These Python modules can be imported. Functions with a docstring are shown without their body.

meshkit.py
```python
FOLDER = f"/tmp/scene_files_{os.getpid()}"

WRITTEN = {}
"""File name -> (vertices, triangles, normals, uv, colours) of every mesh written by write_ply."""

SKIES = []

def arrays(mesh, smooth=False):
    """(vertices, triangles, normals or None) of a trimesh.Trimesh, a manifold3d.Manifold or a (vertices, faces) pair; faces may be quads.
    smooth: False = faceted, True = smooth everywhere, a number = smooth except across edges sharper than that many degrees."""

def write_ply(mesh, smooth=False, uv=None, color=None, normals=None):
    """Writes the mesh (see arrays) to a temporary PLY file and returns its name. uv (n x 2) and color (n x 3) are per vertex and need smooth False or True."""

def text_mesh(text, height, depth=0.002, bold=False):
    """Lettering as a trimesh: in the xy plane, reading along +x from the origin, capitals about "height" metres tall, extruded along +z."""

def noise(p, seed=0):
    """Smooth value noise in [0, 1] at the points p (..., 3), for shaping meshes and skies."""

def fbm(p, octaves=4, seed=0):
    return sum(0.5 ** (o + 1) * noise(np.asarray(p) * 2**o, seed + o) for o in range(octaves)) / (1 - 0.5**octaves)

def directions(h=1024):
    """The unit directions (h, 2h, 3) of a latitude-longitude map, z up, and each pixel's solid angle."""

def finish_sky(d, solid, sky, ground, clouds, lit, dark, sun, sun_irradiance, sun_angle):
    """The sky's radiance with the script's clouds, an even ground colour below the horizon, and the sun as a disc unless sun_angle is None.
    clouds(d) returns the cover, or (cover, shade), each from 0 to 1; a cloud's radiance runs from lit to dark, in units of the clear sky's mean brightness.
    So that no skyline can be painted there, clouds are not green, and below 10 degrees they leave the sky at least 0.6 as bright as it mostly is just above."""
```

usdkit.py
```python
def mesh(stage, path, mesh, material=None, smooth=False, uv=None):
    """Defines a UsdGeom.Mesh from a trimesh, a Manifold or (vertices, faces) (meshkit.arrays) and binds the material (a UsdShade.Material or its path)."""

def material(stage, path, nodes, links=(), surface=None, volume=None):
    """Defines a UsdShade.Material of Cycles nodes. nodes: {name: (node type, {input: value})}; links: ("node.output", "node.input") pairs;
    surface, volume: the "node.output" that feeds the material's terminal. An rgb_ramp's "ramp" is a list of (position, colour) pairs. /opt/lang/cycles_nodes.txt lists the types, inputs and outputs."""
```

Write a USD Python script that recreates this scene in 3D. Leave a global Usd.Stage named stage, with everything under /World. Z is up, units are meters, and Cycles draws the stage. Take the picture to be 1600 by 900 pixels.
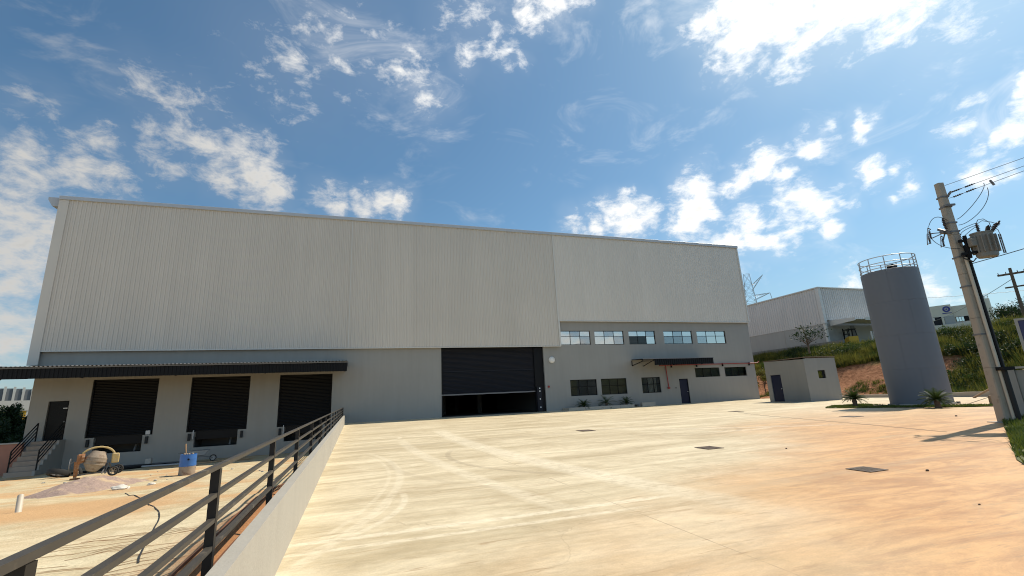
import math, random
import numpy as np, trimesh, manifold3d
from shapely.geometry import Polygon, box as sbox
from shapely.ops import unary_union
from pxr import Gf, Sdf, Usd, UsdGeom, UsdLux, UsdShade, Vt
import usdkit, meshkit

stage = Usd.Stage.CreateInMemory()
UsdGeom.SetStageUpAxis(stage, 'Z')
UsdGeom.Xform.Define(stage, '/World')
UsdGeom.Scope.Define(stage, '/World/Looks')
rng = np.random.default_rng(7)

# ------------------------------------------------------------------ camera, sky, sun, exposure
EXPOSURE = 0.12
SKY = 0.097
SUN = 1.25
SUN_DIR = np.array([0.78, 0.18, 1.0]); SUN_DIR /= np.linalg.norm(SUN_DIR)
cam = UsdGeom.Camera.Define(stage, '/World/camera')
CAM = (0.0, -35.649, 0.986)
RIGHT, UP, FWD = (0.94847886, -0.3132214, -0.0477516), (-0.03031785, -0.23974173, 0.9703632), (0.31538657, 0.91892125, 0.23688616)
cam.AddTransformOp().Set(Gf.Matrix4d(*RIGHT, 0, *UP, 0, *(-x for x in FWD), 0, *CAM, 1))
cam.CreateHorizontalApertureAttr(36.0)
cam.CreateVerticalApertureAttr(20.25)
cam.CreateFocalLengthAttr(36.0 * 720.39 / 1600)
cam.CreateClippingRangeAttr(Gf.Vec2f(0.05, 5000))
cam.GetPrim().CreateAttribute('exposure', Sdf.ValueTypeNames.Float).Set(EXPOSURE)


class Mat:
    """A small writer for Cycles node graphs: m(type, input=value or (node, output))."""
    def __init__(self):
        self.nodes, self.links = {}, []

    def __call__(self, kind, **inputs):
        name = f'n{len(self.nodes)}'
        given = {}
        for k, v in inputs.items():
            if isinstance(v, tuple) and len(v) == 2 and isinstance(v[0], str):
                self.links.append((f'{v[0]}.{v[1]}', f'{name}.{k}'))
            else:
                given[k] = v
        self.nodes[name] = (kind, given)
        return name

    def math(self, t, a, b=0.0, c=0.0, clamp=False):
        return (self('math', math_type=t, value1=a, value2=b, value3=c, use_clamp=clamp), 'value')

    def smooth(self, v, lo, hi, a=0.0, b=1.0):
        return (self('map_range', range_type='smoothstep', value=v, from_min=lo, from_max=hi, to_min=a, to_max=b), 'result')

    def noise(self, vec, scale, detail=3.0, rough=0.55, dist=0.0):
        return (self('noise_texture', vector=vec, scale=scale, detail=detail, roughness=rough, distortion=dist), 'fac')

    def mix(self, fac, a, b):
        return (self('mix_color', blend_type='mix', fac=fac, a=a, b=b), 'result')

    def mul(self, fac, a, b):
        return (self('mix_color', blend_type='multiply', fac=fac, a=a, b=b), 'result')

    def scaled(self, vec, s):
        return (self('mapping', mapping_type='point', vector=vec, scale=s), 'vector')

    def grey(self, v):
        return (self('combine_color', r=v, g=v, b=v), 'color')

    def build(self, name, surface=None, volume=None):
        return usdkit.material(stage, f'/World/Looks/{name}', self.nodes, self.links, surface=surface and '.'.join(surface), volume=volume and '.'.join(volume))


# clouds: (direction, angular radius, amount); the same kind of broken cumulus goes on outside the frame
CLOUDS = [(0.585,0.505,0.635,0.0656,1.00),(0.627,0.483,0.611,0.0854,1.00),(0.667,0.444,0.598,0.0950,1.00),(0.709,0.404,0.578,0.0772,1.00),(0.746,0.366,0.556,0.0608,1.00),(0.769,0.339,0.542,0.0467,0.90),(0.618,0.520,0.590,0.0417,0.90),(0.679,0.468,0.566,0.0421,0.90),(0.604,0.546,0.581,0.0184,0.70),(0.749,0.518,0.412,0.0251,1.00),(0.751,0.508,0.422,0.0146,0.90),(0.711,0.581,0.397,0.0348,1.00),(0.732,0.556,0.394,0.0277,0.90),(0.686,0.621,0.378,0.0297,0.90),(0.783,0.463,0.417,0.0192,0.90),(0.782,0.474,0.404,0.0167,0.90),(0.805,0.481,0.347,0.0277,1.00),(0.825,0.453,0.337,0.0159,0.70),(0.625,0.680,0.383,0.0491,1.10),(0.633,0.692,0.348,0.0494,1.10),(0.625,0.712,0.320,0.0501,1.10),(0.649,0.672,0.357,0.0278,0.90),(0.547,0.757,0.357,0.0374,0.90),(0.512,0.777,0.368,0.0417,0.95),(0.470,0.808,0.354,0.0349,0.80),(0.533,0.775,0.340,0.0378,0.95),(0.435,0.829,0.351,0.0313,0.85),(0.604,0.722,0.338,0.0290,0.80),(0.755,0.566,0.331,0.0399,1.00),(0.748,0.583,0.318,0.0375,1.00),(0.776,0.555,0.301,0.0361,1.00),(0.789,0.521,0.326,0.0232,0.90),(0.798,0.518,0.309,0.0202,0.80),(0.786,0.553,0.276,0.0299,0.90),(0.840,0.450,0.304,0.0183,0.85),(0.830,0.472,0.296,0.0135,0.70),(0.684,0.671,0.287,0.0377,1.00),(0.714,0.637,0.290,0.0429,1.00),(0.739,0.619,0.266,0.0354,0.95),(0.706,0.636,0.312,0.0332,0.80),(0.745,0.599,0.294,0.0286,0.80),(0.881,0.328,0.340,0.0261,1.00),(0.876,0.344,0.337,0.0201,0.90),(0.872,0.308,0.381,0.0171,0.90),(0.873,0.363,0.327,0.0138,0.80),(0.882,0.314,0.351,0.0235,0.90),(0.878,0.375,0.296,0.0278,0.60),(0.855,0.377,0.355,0.0214,0.60),(0.889,0.346,0.300,0.0177,0.60),(0.852,0.348,0.390,0.0138,0.50),(0.802,0.327,0.500,0.0455,0.35),(0.185,0.736,0.652,0.0305,0.75),(0.169,0.752,0.637,0.0274,0.70),(0.257,0.719,0.646,0.0239,0.75),(0.289,0.717,0.634,0.0172,0.70),(0.226,0.722,0.654,0.0203,0.50),(0.288,0.652,0.702,0.0353,0.80),(0.330,0.630,0.703,0.0349,0.85),(0.362,0.614,0.702,0.0283,0.80),(0.187,0.687,0.702,0.0647,0.35),(0.081,0.783,0.617,0.0480,0.50),(0.114,0.800,0.589,0.0459,0.55),(0.146,0.803,0.578,0.0214,0.50),(0.043,0.736,0.676,0.0223,0.40),(0.083,0.751,0.655,0.0231,0.45),(0.096,0.759,0.644,0.0167,0.45),(0.010,0.786,0.618,0.0499,0.38),(-0.058,0.758,0.650,0.0786,0.30),(-0.132,0.780,0.611,0.0772,0.30),(0.031,0.911,0.412,0.0372,0.95),(0.004,0.915,0.403,0.0331,0.85),(0.072,0.912,0.403,0.0303,0.80),(-0.042,0.910,0.413,0.0250,0.60),(-0.048,0.921,0.387,0.0251,0.70),(-0.072,0.909,0.411,0.0317,0.50),(-0.202,0.869,0.452,0.0539,0.95),(-0.236,0.874,0.424,0.0495,0.90),(-0.187,0.892,0.411,0.0520,0.95),(-0.164,0.879,0.449,0.0326,0.90),(-0.263,0.855,0.446,0.0448,0.60),(-0.297,0.834,0.465,0.0572,0.50),(-0.154,0.908,0.389,0.0368,0.95),(-0.324,0.847,0.421,0.0421,0.50),(-0.278,0.822,0.498,0.0576,0.40),(-0.221,0.854,0.470,0.0400,0.60),(-0.325,0.792,0.517,0.0402,0.35),(-0.486,0.792,0.370,0.0491,0.95),(-0.469,0.810,0.351,0.0486,0.90),(-0.478,0.824,0.305,0.0482,0.95),(-0.448,0.811,0.377,0.0356,0.70),(-0.484,0.839,0.248,0.0549,1.00),(-0.459,0.839,0.291,0.0427,0.80),(-0.477,0.854,0.206,0.0461,0.85),(-0.487,0.859,0.158,0.0565,0.75),(-0.419,0.818,0.393,0.0421,0.55),(-0.386,0.839,0.384,0.0392,0.55),(-0.382,0.820,0.426,0.0362,0.50),(-0.365,0.855,0.368,0.0296,0.50),(-0.478,0.872,0.109,0.0569,0.70),(-0.478,0.754,0.450,0.0239,0.40),(-0.442,0.771,0.458,0.0254,0.40),(-0.461,0.853,0.246,0.0355,0.80),(0.873,0.465,0.147,0.0353,0.60),(0.821,0.545,0.170,0.0315,0.60),(0.888,0.445,0.117,0.0363,0.40)]
# the sky beyond the frame: scattered clouds of the same kind, in every direction
_r = np.random.default_rng(11)
for _ in range(26):
    az, el = _r.uniform(95, 318), _r.uniform(6, 55)
    d = (math.sin(math.radians(az)) * math.cos(math.radians(el)), math.cos(math.radians(az)) * math.cos(math.radians(el)), math.sin(math.radians(el)))
    for _k in range(2):
        o = np.array(d) + _r.normal(0, .07, 3)
        CLOUDS.append((*(o / np.linalg.norm(o)), _r.uniform(.06, .13), _r.uniform(.6, .95)))


def make_sky():
    m = Mat()
    elev = math.asin(SUN_DIR[2]); rot = math.atan2(SUN_DIR[0], SUN_DIR[1])
    sky = m('sky_texture', sky_type='single_scattering', sun_disc=False, sun_elevation=elev, sun_rotation=rot, altitude=600.0, air_density=1.0, aerosol_density=1.5, ozone_density=1.6)
    d = (m('texture_coordinate'), 'generated')
    warp = (m('noise_texture', vector=d, scale=9.0, detail=3.0, roughness=0.6), 'color')
    wv = (m('vector_math', math_type='multiply_add', vector1=warp, vector2=(0.09, 0.09, 0.09), vector3=(-0.045, -0.045, -0.045)), 'vector')
    dw = (m('vector_math', math_type='add', vector1=d, vector2=wv), 'vector')
    acc = None
    for (x, y, z, r, a) in CLOUDS:
        dist = (m('vector_math', math_type='distance', vector1=dw, vector2=(x, y, z)), 'value')
        v = m.math('multiply_add', dist, -a / (1.22 * r), a)
        acc = v if acc is None else m.math('smoothmax', acc, v, 0.12)
    n1 = m.noise(m.scaled(d, (1, 1, 1.8)), 21.0, 9.0, 0.66, 0.25)
    n2 = m.noise(m.scaled(d, (1.0, 1.6, 2.6)), 5.0, 6.0, 0.62, 0.8)
    s = m.math('multiply_add', n1, 2.2, -1.06)
    dens = m.math('add', m.math('maximum', acc, -0.4), s)
    cover = m.smooth(dens, 0.04, 1.05)
    wisp = m.math('multiply', m.smooth(n2, 0.52, 0.85), 0.42)
    veil = m.math('multiply', m.smooth(acc, -0.6, 0.8), 0.10)
    cover = m.math('maximum', cover, m.math('add', wisp, veil), 0, True)
    cover = m.math('minimum', cover, 0.96)
    # shaded bellies: thicker cloud is a little greyer
    thick = m.smooth(dens, 0.75, 1.5)
    dot = (m('vector_math', math_type='dot_product', vector1=d, vector2=tuple(float(q) for q in SUN_DIR)), 'value')
    near = m.smooth(dot, 0.15, 1.0)
    gain = m.math('multiply_add', near, CLOUD_NEAR, CLOUD_FAR)
    shade = m.math('multiply_add', thick, -0.22, 1.0)
    lum = m.math('multiply', gain, shade)
    lit = (m('vector_math', math_type='scale', vector1=(1.0, 0.98, 0.935), scale=lum), 'vector')
    skyc = (m('mix_color', blend_type='multiply', fac=1.0, a=(sky, 'color'), b=SKY_TINT, use_clamp=False), 'result')
    # air near the horizon is paler
    sep = m('separate_xyz', vector=d)
    low = m.math('multiply', m.smooth((sep, 'z'), 0.34, 0.0), 0.45)
    skyc = (m('mix_color', blend_type='mix', fac=low, a=skyc, b=(HORIZON[0], HORIZON[1], HORIZON[2])), 'result')
    col = (m('mix_color', blend_type='mix', fac=cover, a=skyc, b=lit, use_clamp=False), 'result')
    bg = m('background_shader', color=col, strength=SKY)
    mat = m.build('sky_look', (bg, 'background'))
    dome = UsdLux.DomeLight.Define(stage, '/World/sky')
    UsdShade.MaterialBindingAPI.Apply(dome.GetPrim()).Bind(mat)
    dome.GetPrim().SetCustomDataByKey('kind', 'structure')


CLOUD_NEAR, CLOUD_FAR = 7.0, 6.2
SKY_TINT = (0.82, 1.12, 1.15)
HORIZON = (4.0, 4.6, 5.2)
make_sky()
sun = UsdLux.DistantLight.Define(stage, '/World/sun')
sun.CreateNormalizeAttr(True); sun.CreateIntensityAttr(SUN); sun.CreateAngleAttr(0.5); sun.CreateColorAttr(Gf.Vec3f(1.0, 0.90, 0.76))
_z = SUN_DIR; _x = np.cross([0, 0, 1], _z); _x /= np.linalg.norm(_x); _y = np.cross(_z, _x)
sun.AddTransformOp().Set(Gf.Matrix4d(*map(float, _x), 0, *map(float, _y), 0, *map(float, _z), 0, 0, 0, 60, 1))

# ------------------------------------------------------------------ materials
def simple(name, color, rough=0.6, metal=0.0, var=0.12, scale=3.0, bump=0.0, bscale=60.0, dirt=None, spec=0.5):
    m = Mat()
    p = (m('geometry'), 'position')
    n = m.noise(p, scale, 4.0, 0.6)
    c = m.mix(n, tuple(np.clip(np.array(color) * (1 - var), 0, 1)), tuple(np.clip(np.array(color) * (1 + var), 0, 1)))
    if dirt:
        n2 = m.smooth(m.noise(p, dirt[0], 5.0, 0.65), dirt[1], dirt[1] + 0.18)
        c = m.mix(n2, c, dirt[2])
    kw = dict(base_color=c, roughness=rough, metallic=metal, specular_ior_level=spec)
    if bump:
        b = m('bump', height=m.noise(p, bscale, 3.0, 0.6), strength=bump, distance=0.01)
        kw['normal'] = (b, 'normal')
    return m.build(name, (m('principled_bsdf', **kw), 'BSDF'))


def painted_wall(name, color, streak=0.10, bump=0.25):
    """Render plaster or panels under paint: broad tonal drift, vertical water marks, trowel relief."""
    m = Mat()
    p = (m('geometry'), 'position')
    a = m.noise(p, 0.35, 4.0, 0.6)
    b = m.noise(m.scaled(p, (1.6, 1.6, 0.12)), 2.0, 5.0, 0.65)
    c = m.noise(p, 6.0, 5.0, 0.65)
    v = m.math('multiply_add', a, 0.16, 0.92)
    v = m.math('multiply', v, m.math('multiply_add', b, streak * 2, 1 - streak))
    v = m.math('multiply', v, m.math('multiply_add', c, 0.10, 0.95))
    col = (m('vector_math', math_type='scale', vector1=tuple(color), scale=v), 'vector')
    bmp = m('bump', height=m.noise(p, 35.0, 4.0, 0.6), strength=bump, distance=0.006)
    return m.build(name, (m('principled_bsdf', base_color=col, roughness=0.62, normal=(bmp, 'normal')), 'BSDF'))


def metal_sheet(name, color, rough=0.42):
    m = Mat()
    p = (m('geometry'), 'position')
    a = m.noise(m.scaled(p, (0.9, 0.9, 0.05)), 1.0, 3.0, 0.6)
    b = m.noise(p, 0.22, 3.0, 0.6)
    v = m.math('multiply', m.math('multiply_add', a, 0.14, 0.93), m.math('multiply_add', b, 0.14, 0.93))
    sx = m('separate_xyz', vector=p)
    cell = m.math('floor', m.math('multiply', m.math('add', (sx, 'x'), (sx, 'y')), 1.0))
    wn = (m('white_noise_texture', dimensions='1D', w=cell), 'value')
    v = m.math('multiply', v, m.math('multiply_add', wn, 0.035, 0.982))
    col = (m('vector_math', math_type='scale', vector1=tuple(color), scale=v), 'vector')
    return m.build(name, (m('principled_bsdf', base_color=col, roughness=rough, metallic=0.0), 'BSDF'))


def concrete_ground(name):
    """The yard slab: pale concrete under sandy dust, ochre earth tracked in from the right, drag streaks, tyre marks with painted glare, joints and cracks."""
    m = Mat()
    p = (m('geometry'), 'position')
    sx = m('separate_xyz', vector=p); x, y = (sx, 'x'), (sx, 'y')
    flat = (m('vector_math', math_type='multiply', vector1=p, vector2=(1, 1, 0)), 'vector')
    big = m.noise(flat, 0.11, 4.0, 0.6, 0.6)
    mid = m.noise(m.scaled(flat, (0.35, 1.5, 1)), 0.8, 6.0, 0.68, 0.8)
    fine = m.noise(m.scaled(flat, (1.0, 2.2, 1)), 5.0, 6.0, 0.7, 0.4)
    grit = m.noise(flat, 60.0, 4.0, 0.7)
    base = m.mix(m.smooth(mid, 0.30, 0.72), (0.47, 0.385, 0.24), (0.71, 0.615, 0.43))
    # ochre dust: more to the right of the yard and near the verge
    along = m.math('multiply_add', x, 0.20, m.math('multiply', m.math('add', y, 32.5), -0.22))
    o = m.math('add', m.math('multiply_add', along, 0.75, 0.0), m.math('multiply_add', big, 1.6, -0.8))
    o = m.math('multiply', m.smooth(o, 0.0, 0.75), m.smooth(y, -12.0, -28.0))
    ocol = m.mix(m.smooth(m.noise(m.scaled(flat, (0.4, 1.8, 1)), 1.2, 6.0, 0.7, 0.8), 0.36, 0.62), (0.37, 0.160, 0.038), (0.57, 0.298, 0.098))
    base = m.mix(m.math('multiply', o, 0.9), base, ocol)
    # drag streaks of dirt, roughly along the building
    st = m.smooth(m.noise(m.scaled(flat, (0.16, 1.9, 1)), 1.1, 5.0, 0.6, 0.9), 0.55, 0.72)
    base = m.mix(m.math('multiply', st, 0.36), base, (0.34, 0.25, 0.135))
    st2 = m.smooth(m.noise(m.scaled(flat, (0.5, 3.4, 1)), 1.3, 6.0, 0.65, 1.2), 0.56, 0.70)
    base = m.mix(m.math('multiply', st2, 0.30), base, (0.33, 0.235, 0.125))
    st3 = m.smooth(m.noise(m.scaled(flat, (0.7, 7.0, 1)), 1.6, 5.0, 0.6, 0.6), 0.60, 0.70)
    base = m.mix(m.math('multiply', st3, 0.5), base, (0.28, 0.165, 0.075))
    blot = m.smooth(m.noise(flat, 0.45, 6.0, 0.72, 1.0), 0.50, 0.66)
    base = m.mix(m.math('multiply', blot, 0.28), base, (0.36, 0.27, 0.15))
    # pale dusty tyre marks and painted glare: arcs and straights (cx, cy, radius, half width, from, reach)
    marks = None
    for (cx, cy, R, w, mx, my, reach, amt) in TYRES_AND_GLARE:
        dd = (m('vector_math', math_type='distance', vector1=flat, vector2=(cx, cy, 0)), 'value')
        e = m.math('absolute', m.math('add', dd, -R))
        e = m.math('add', e, m.math('multiply_add', mid, 0.5 * w, -0.25 * w))
        k = m.smooth(e, w, w * 0.35)
        far = (m('vector_math', math_type='distance', vector1=flat, vector2=(mx, my, 0)), 'value')
        k = m.math('multiply', k, m.smooth(far, reach, reach * 0.6))
        k = m.math('multiply', k, amt)
        marks = k if marks is None else m.math('maximum', marks, k)
    marks = m.math('multiply', marks, m.smooth(fine, 0.28, 0.55))
    base = m.mix(marks, base, (0.76, 0.68, 0.51))
    dark = None
    for (cx, cy, R, w, mx, my, reach, amt) in DARK_TYRES:
        dd = (m('vector_math', math_type='distance', vector1=flat, vector2=(cx, cy, 0)), 'value')
        e = m.math('absolute', m.math('add', dd, -R))
        k = m.smooth(e, w, w * 0.4)
        far = (m('vector_math', math_type='distance', vector1=flat, vector2=(mx, my, 0)), 'value')
        k = m.math('multiply', m.math('multiply', k, m.smooth(far, reach, reach * 0.6)), amt)
        dark = k if dark is None else m.math('maximum', dark, k)
    base = m.mix(m.math('multiply', dark, m.smooth(fine, 0.35, 0.6)), base, (0.27, 0.21, 0.14))
    # fine speckle and small stones
    base = m.mul(1.0, base, m.grey(m.math('multiply_add', grit, 0.44, 0.78)))
    base = m.mul(1.0, base, m.grey(m.math('multiply_add', fine, 0.56, 0.72)))
    sp = m.smooth(m.noise(flat, 9.0, 3.0, 0.8), 0.73, 0.78)
    base = m.mix(m.math('multiply', sp, 0.5), base, (0.20, 0.14, 0.09))
    # hairline saw cuts across and along the slab, half filled with dust
    for co, step, off in ((x, 4.7, 3.85), (y, 6.0, 1.2)):
        t = m.math('absolute', m.math('add', m.math('floored_modulo', m.math('add', co, off), step), -step / 2))
        j = m.math('multiply', m.smooth(t, 0.007, 0.003), m.smooth(mid, 0.38, 0.6))
        base = m.mix(m.math('multiply', j, 0.75), base, (0.20, 0.14, 0.085))
    # hair cracks in the surface, broken up
    vc = (m('voronoi_texture', feature='distance_to_edge', vector=(m('vector_math', math_type='add', vector1=flat, vector2=(m('vector_math', math_type='scale', vector1=(m('noise_texture', vector=flat, scale=1.5, detail=4.0), 'color'), scale=0.9), 'vector')), 'vector'), scale=0.33), 'distance')
    ck = m.math('multiply', m.smooth(vc, 0.0042, 0.0012), m.smooth(big, 0.48, 0.62))
    base = m.mix(m.math('multiply', ck, 0.28), base, (0.24, 0.17, 0.10))
    # scattered crumbs of earth and dry scrape marks
    crumb = m.math('multiply', m.smooth(m.noise(flat, 24.0, 2.0, 0.6), 0.70, 0.76), m.smooth(mid, 0.40, 0.60))
    base = m.mix(m.math('multiply', crumb, 0.5), base, (0.26, 0.165, 0.09))
    sc = m.smooth(m.noise(m.scaled(flat, (1.2, 16.0, 1)), 2.2, 6.0, 0.7, 0.4), 0.62, 0.68)
    base = m.mix(m.math('multiply', sc, 0.30), base, (0.33, 0.24, 0.14))
    # oil and mud blots
    bl = m.smooth(m.noise(flat, 0.9, 5.0, 0.7, 0.5), 0.66, 0.74)
    base = m.mix(m.math('multiply', bl, 0.45), base, (0.27, 0.19, 0.115))
    h = m.math('multiply_add', fine, 0.6, m.math('multiply', grit, 0.4))
    b = m('bump', height=h, strength=0.28, distance=0.012)
    rough = m.math('multiply_add', mid, 0.22, 0.46)
    return m.build(name, (m('principled_bsdf', base_color=base, roughness=rough, normal=(b, 'normal'), specular_ior_level=0.35), 'BSDF'))


TYRES_AND_GLARE = [(-11.5, -25.0, 12.4, .10, .8, -26.8, 6.5, .35), (-11.5, -25.0, 12.2, .05, .6, -26.5, 5.0, .25), (-2.2, -27.9, 2.95, .07, .6, -29.2, 1.8, .5), (-2.2, -27.9, 2.75, .03, .6, -29.2, 1.6, .4),
         (60.0, -19.5, 56.6, .42, 3.4, -22.0, 10.0, .58), (60.0, -19.5, 58.4, .22, 2.0, -24.0, 7.5, .4), (1.6, 70.0, 99.95, .10, 1.6, -29.9, 3.3, .65), (1.6, 70.0, 100.3, .07, 1.2, -30.3, 2.6, .55),  # broad bands strengthened to put the yard glare into the colour
         (0.5, -16.5, 1.2, .10, .5, -17.5, 2.5, .6), (12.0, -20.8, 2.6, .16, 11.0, -22.6, 3.0, .45), (14.5, -17.5, 5.5, .22, 11.0, -20.8, 4.5, .45), (20.0, -12.0, 13.0, .25, 11.0, -21.0, 6.0, .4), (9.0, 30.0, 47.0, .35, 9.0, -17.0, 9.0, .35)]
DARK_TYRES = [(7.0, -24.2, 4.8, .10, 2.3, -25.2, 3.4, .5), (7.0, -24.2, 6.2, .12, 1.6, -26.0, 3.0, .25), (10.4, -21.6, 2.1, .13, 10.5, -23.4, 3.0, .5), (10.4, -21.6, 1.7, .08, 10.0, -23.0, 2.5, .4), (14.0, -19.0, 4.2, .14, 12.0, -22.5, 4.0, .35), (16.0, 10.0, 32.0, .25, 15.0, -22.0, 6.0, .4), (2.0, 40.0, 60.0, .35, 6.0, -20.0, 9.0, .3), (4.0, 30.0, 60.0, .2, 8.0, -30.0, 4.0, .3)]


def soil(name):
    """The unpaved dock apron: pale sand, salmon earth in patches, tracked ruts."""
    m = Mat()
    p = (m('geometry'), 'position')
    flat = (m('vector_math', math_type='multiply', vector1=p, vector2=(1, 1, 0)), 'vector')
    sx = m('separate_xyz', vector=p); x, y = (sx, 'x'), (sx, 'y')
    a = m.noise(flat, 0.35, 5.0, 0.6, 0.5)
    b = m.noise(m.scaled(flat, (0.8, 1.15, 1)), 2.2, 8.0, 0.74, 0.7)
    g = m.noise(flat, 26.0, 5.0, 0.75)
    c = m.mix(m.smooth(b, 0.3, 0.7), (0.43, 0.34, 0.20), (0.62, 0.53, 0.35))
    sal = m.math('multiply', m.smooth(a, 0.46, 0.60), 0.8)
    band = m.math('multiply', m.smooth(m.math('absolute', m.math('add', y, 23.6)), 2.6, 1.0), m.smooth(x, -2.4, -4.6))
    sal = m.math('maximum', sal, m.math('multiply', band, 0.9))
    pale = m.math('multiply', m.smooth(y, -25.0, -27.0), 0.75)
    c = m.mix(pale, m.mix(sal, c, (0.52, 0.32, 0.16)), m.mix(m.smooth(b, 0.3, 0.7), (0.50, 0.42, 0.27), (0.70, 0.62, 0.43)))
    edge = m.math('multiply', m.smooth(m.math('add', x, m.math('multiply_add', b, 1.6, -0.8)), -2.0, -1.25), m.smooth(y, -21.0, -25.0))
    c = m.mix(m.math('multiply', edge, 0.85), c, (0.33, 0.13, 0.045))
    c = m.mul(1.0, c, m.grey(m.math('multiply_add', g, 0.8, 0.60)))
    spk = m.smooth(m.noise(flat, 17.0, 3.0, 0.75), 0.64, 0.72)
    c = m.mix(m.math('multiply', spk, 0.55), c, (0.20, 0.13, 0.075))
    h = m.math('add', m.math('multiply', b, 0.7), m.math('multiply', g, 0.4))
    bm = m('bump', height=h, strength=0.6, distance=0.05)
    return m.build(name, (m('principled_bsdf', base_color=c, roughness=0.95, normal=(bm, 'normal'), specular_ior_level=0.1), 'BSDF'))


def hillside(name):
    """The bank: bare red earth low down, grassy ground higher up."""
    m = Mat()
    p = (m('geometry'), 'position')
    sx = m('separate_xyz', vector=p); z, y = (sx, 'z'), (sx, 'y')
    n = m.noise(p, 0.5, 5.0, 0.65, 0.4)
    f = m.noise(m.scaled(p, (1, 1, 2.2)), 3.0, 6.0, 0.7)
    earth = m.mix(m.smooth(f, 0.3, 0.7), (0.20, 0.085, 0.040), (0.42, 0.21, 0.115))
    grass = m.mix(f, (0.095, 0.10, 0.025), (0.26, 0.24, 0.06))
    t = m.smooth(m.math('add', z, m.math('multiply_add', n, 2.4, -1.2)), 2.5, 3.4)
    right = m.smooth(y, -11.0, -13.5)
    t = m.math('maximum', t, m.math('multiply', right, 0.9))
    c = m.mix(t, earth, grass)
    b = m('bump', height=f, strength=0.9, distance=0.2)
    return m.build(name, (m('principled_bsdf', base_color=c, roughness=0.95, normal=(b, 'normal'), specular_ior_level=0.1), 'BSDF'))


def leaves(name, dark, light, trans=0.35):
    m = Mat()
    p = (m('geometry'), 'position')
    r = (m('geometry'), 'random_per_island')
    n = m.noise(p, 0.9, 3.0, 0.6)
    f = m.math('multiply_add', n, 0.7, m.math('multiply_add', r, 0.7, -0.2), True)
    c = m.mix(f, tuple(dark), tuple(light))
    d = m('principled_bsdf', base_color=c, roughness=0.6, specular_ior_level=0.3)
    t = m('translucent_bsdf', color=c)
    return m.build(name, (m('mix_closure', fac=trans, closure1=(d, 'BSDF'), closure2=(t, 'BSDF')), 'closure'))


def pane(name, mirror, tint=(0.62, 0.66, 0.70), gloss=(0.80, 0.84, 0.86)):
    m = Mat()
    fr = (m('fresnel', IOR=1.42 if mirror < .1 else 1.5), 'fac')
    f = m.math('multiply_add', fr, 1.0 - mirror, mirror, True)
    t = m('transparent_bsdf', color=tint)
    p = (m('geometry'), 'position')
    g = m('glossy_bsdf', color=gloss, roughness=0.015)
    return m.build(name, (m('mix_closure', fac=f, closure1=(t, 'BSDF'), closure2=(g, 'BSDF')), 'closure'))


M = {}
M['cladding'] = metal_sheet('light_grey_sheet', (0.558, 0.514, 0.457))
M['cladding_right'] = metal_sheet('lighter_grey_sheet', (0.60, 0.556, 0.498))  # right bay, slightly lighter than the other bays
M['trim'] = simple('trim_paint', (0.56, 0.545, 0.51), 0.45, var=0.05)
M['cap'] = simple('cap_paint', (0.40, 0.42, 0.45), 0.4, var=0.06)
M['wall'] = painted_wall('grey_wall_paint', (0.268, 0.257, 0.233))
M['wall_b'] = painted_wall('pump_house_paint', (0.232, 0.224, 0.208))
M['curb'] = painted_wall('curb_render', (0.365, 0.345, 0.30), 0.10, 0.6)
M['tank'] = painted_wall('tank_paint', (0.130, 0.142, 0.166), 0.06, 0.12)
M['black'] = simple('black_metal', (0.006, 0.006, 0.007), 0.45, var=0.2, spec=0.18)
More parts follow.
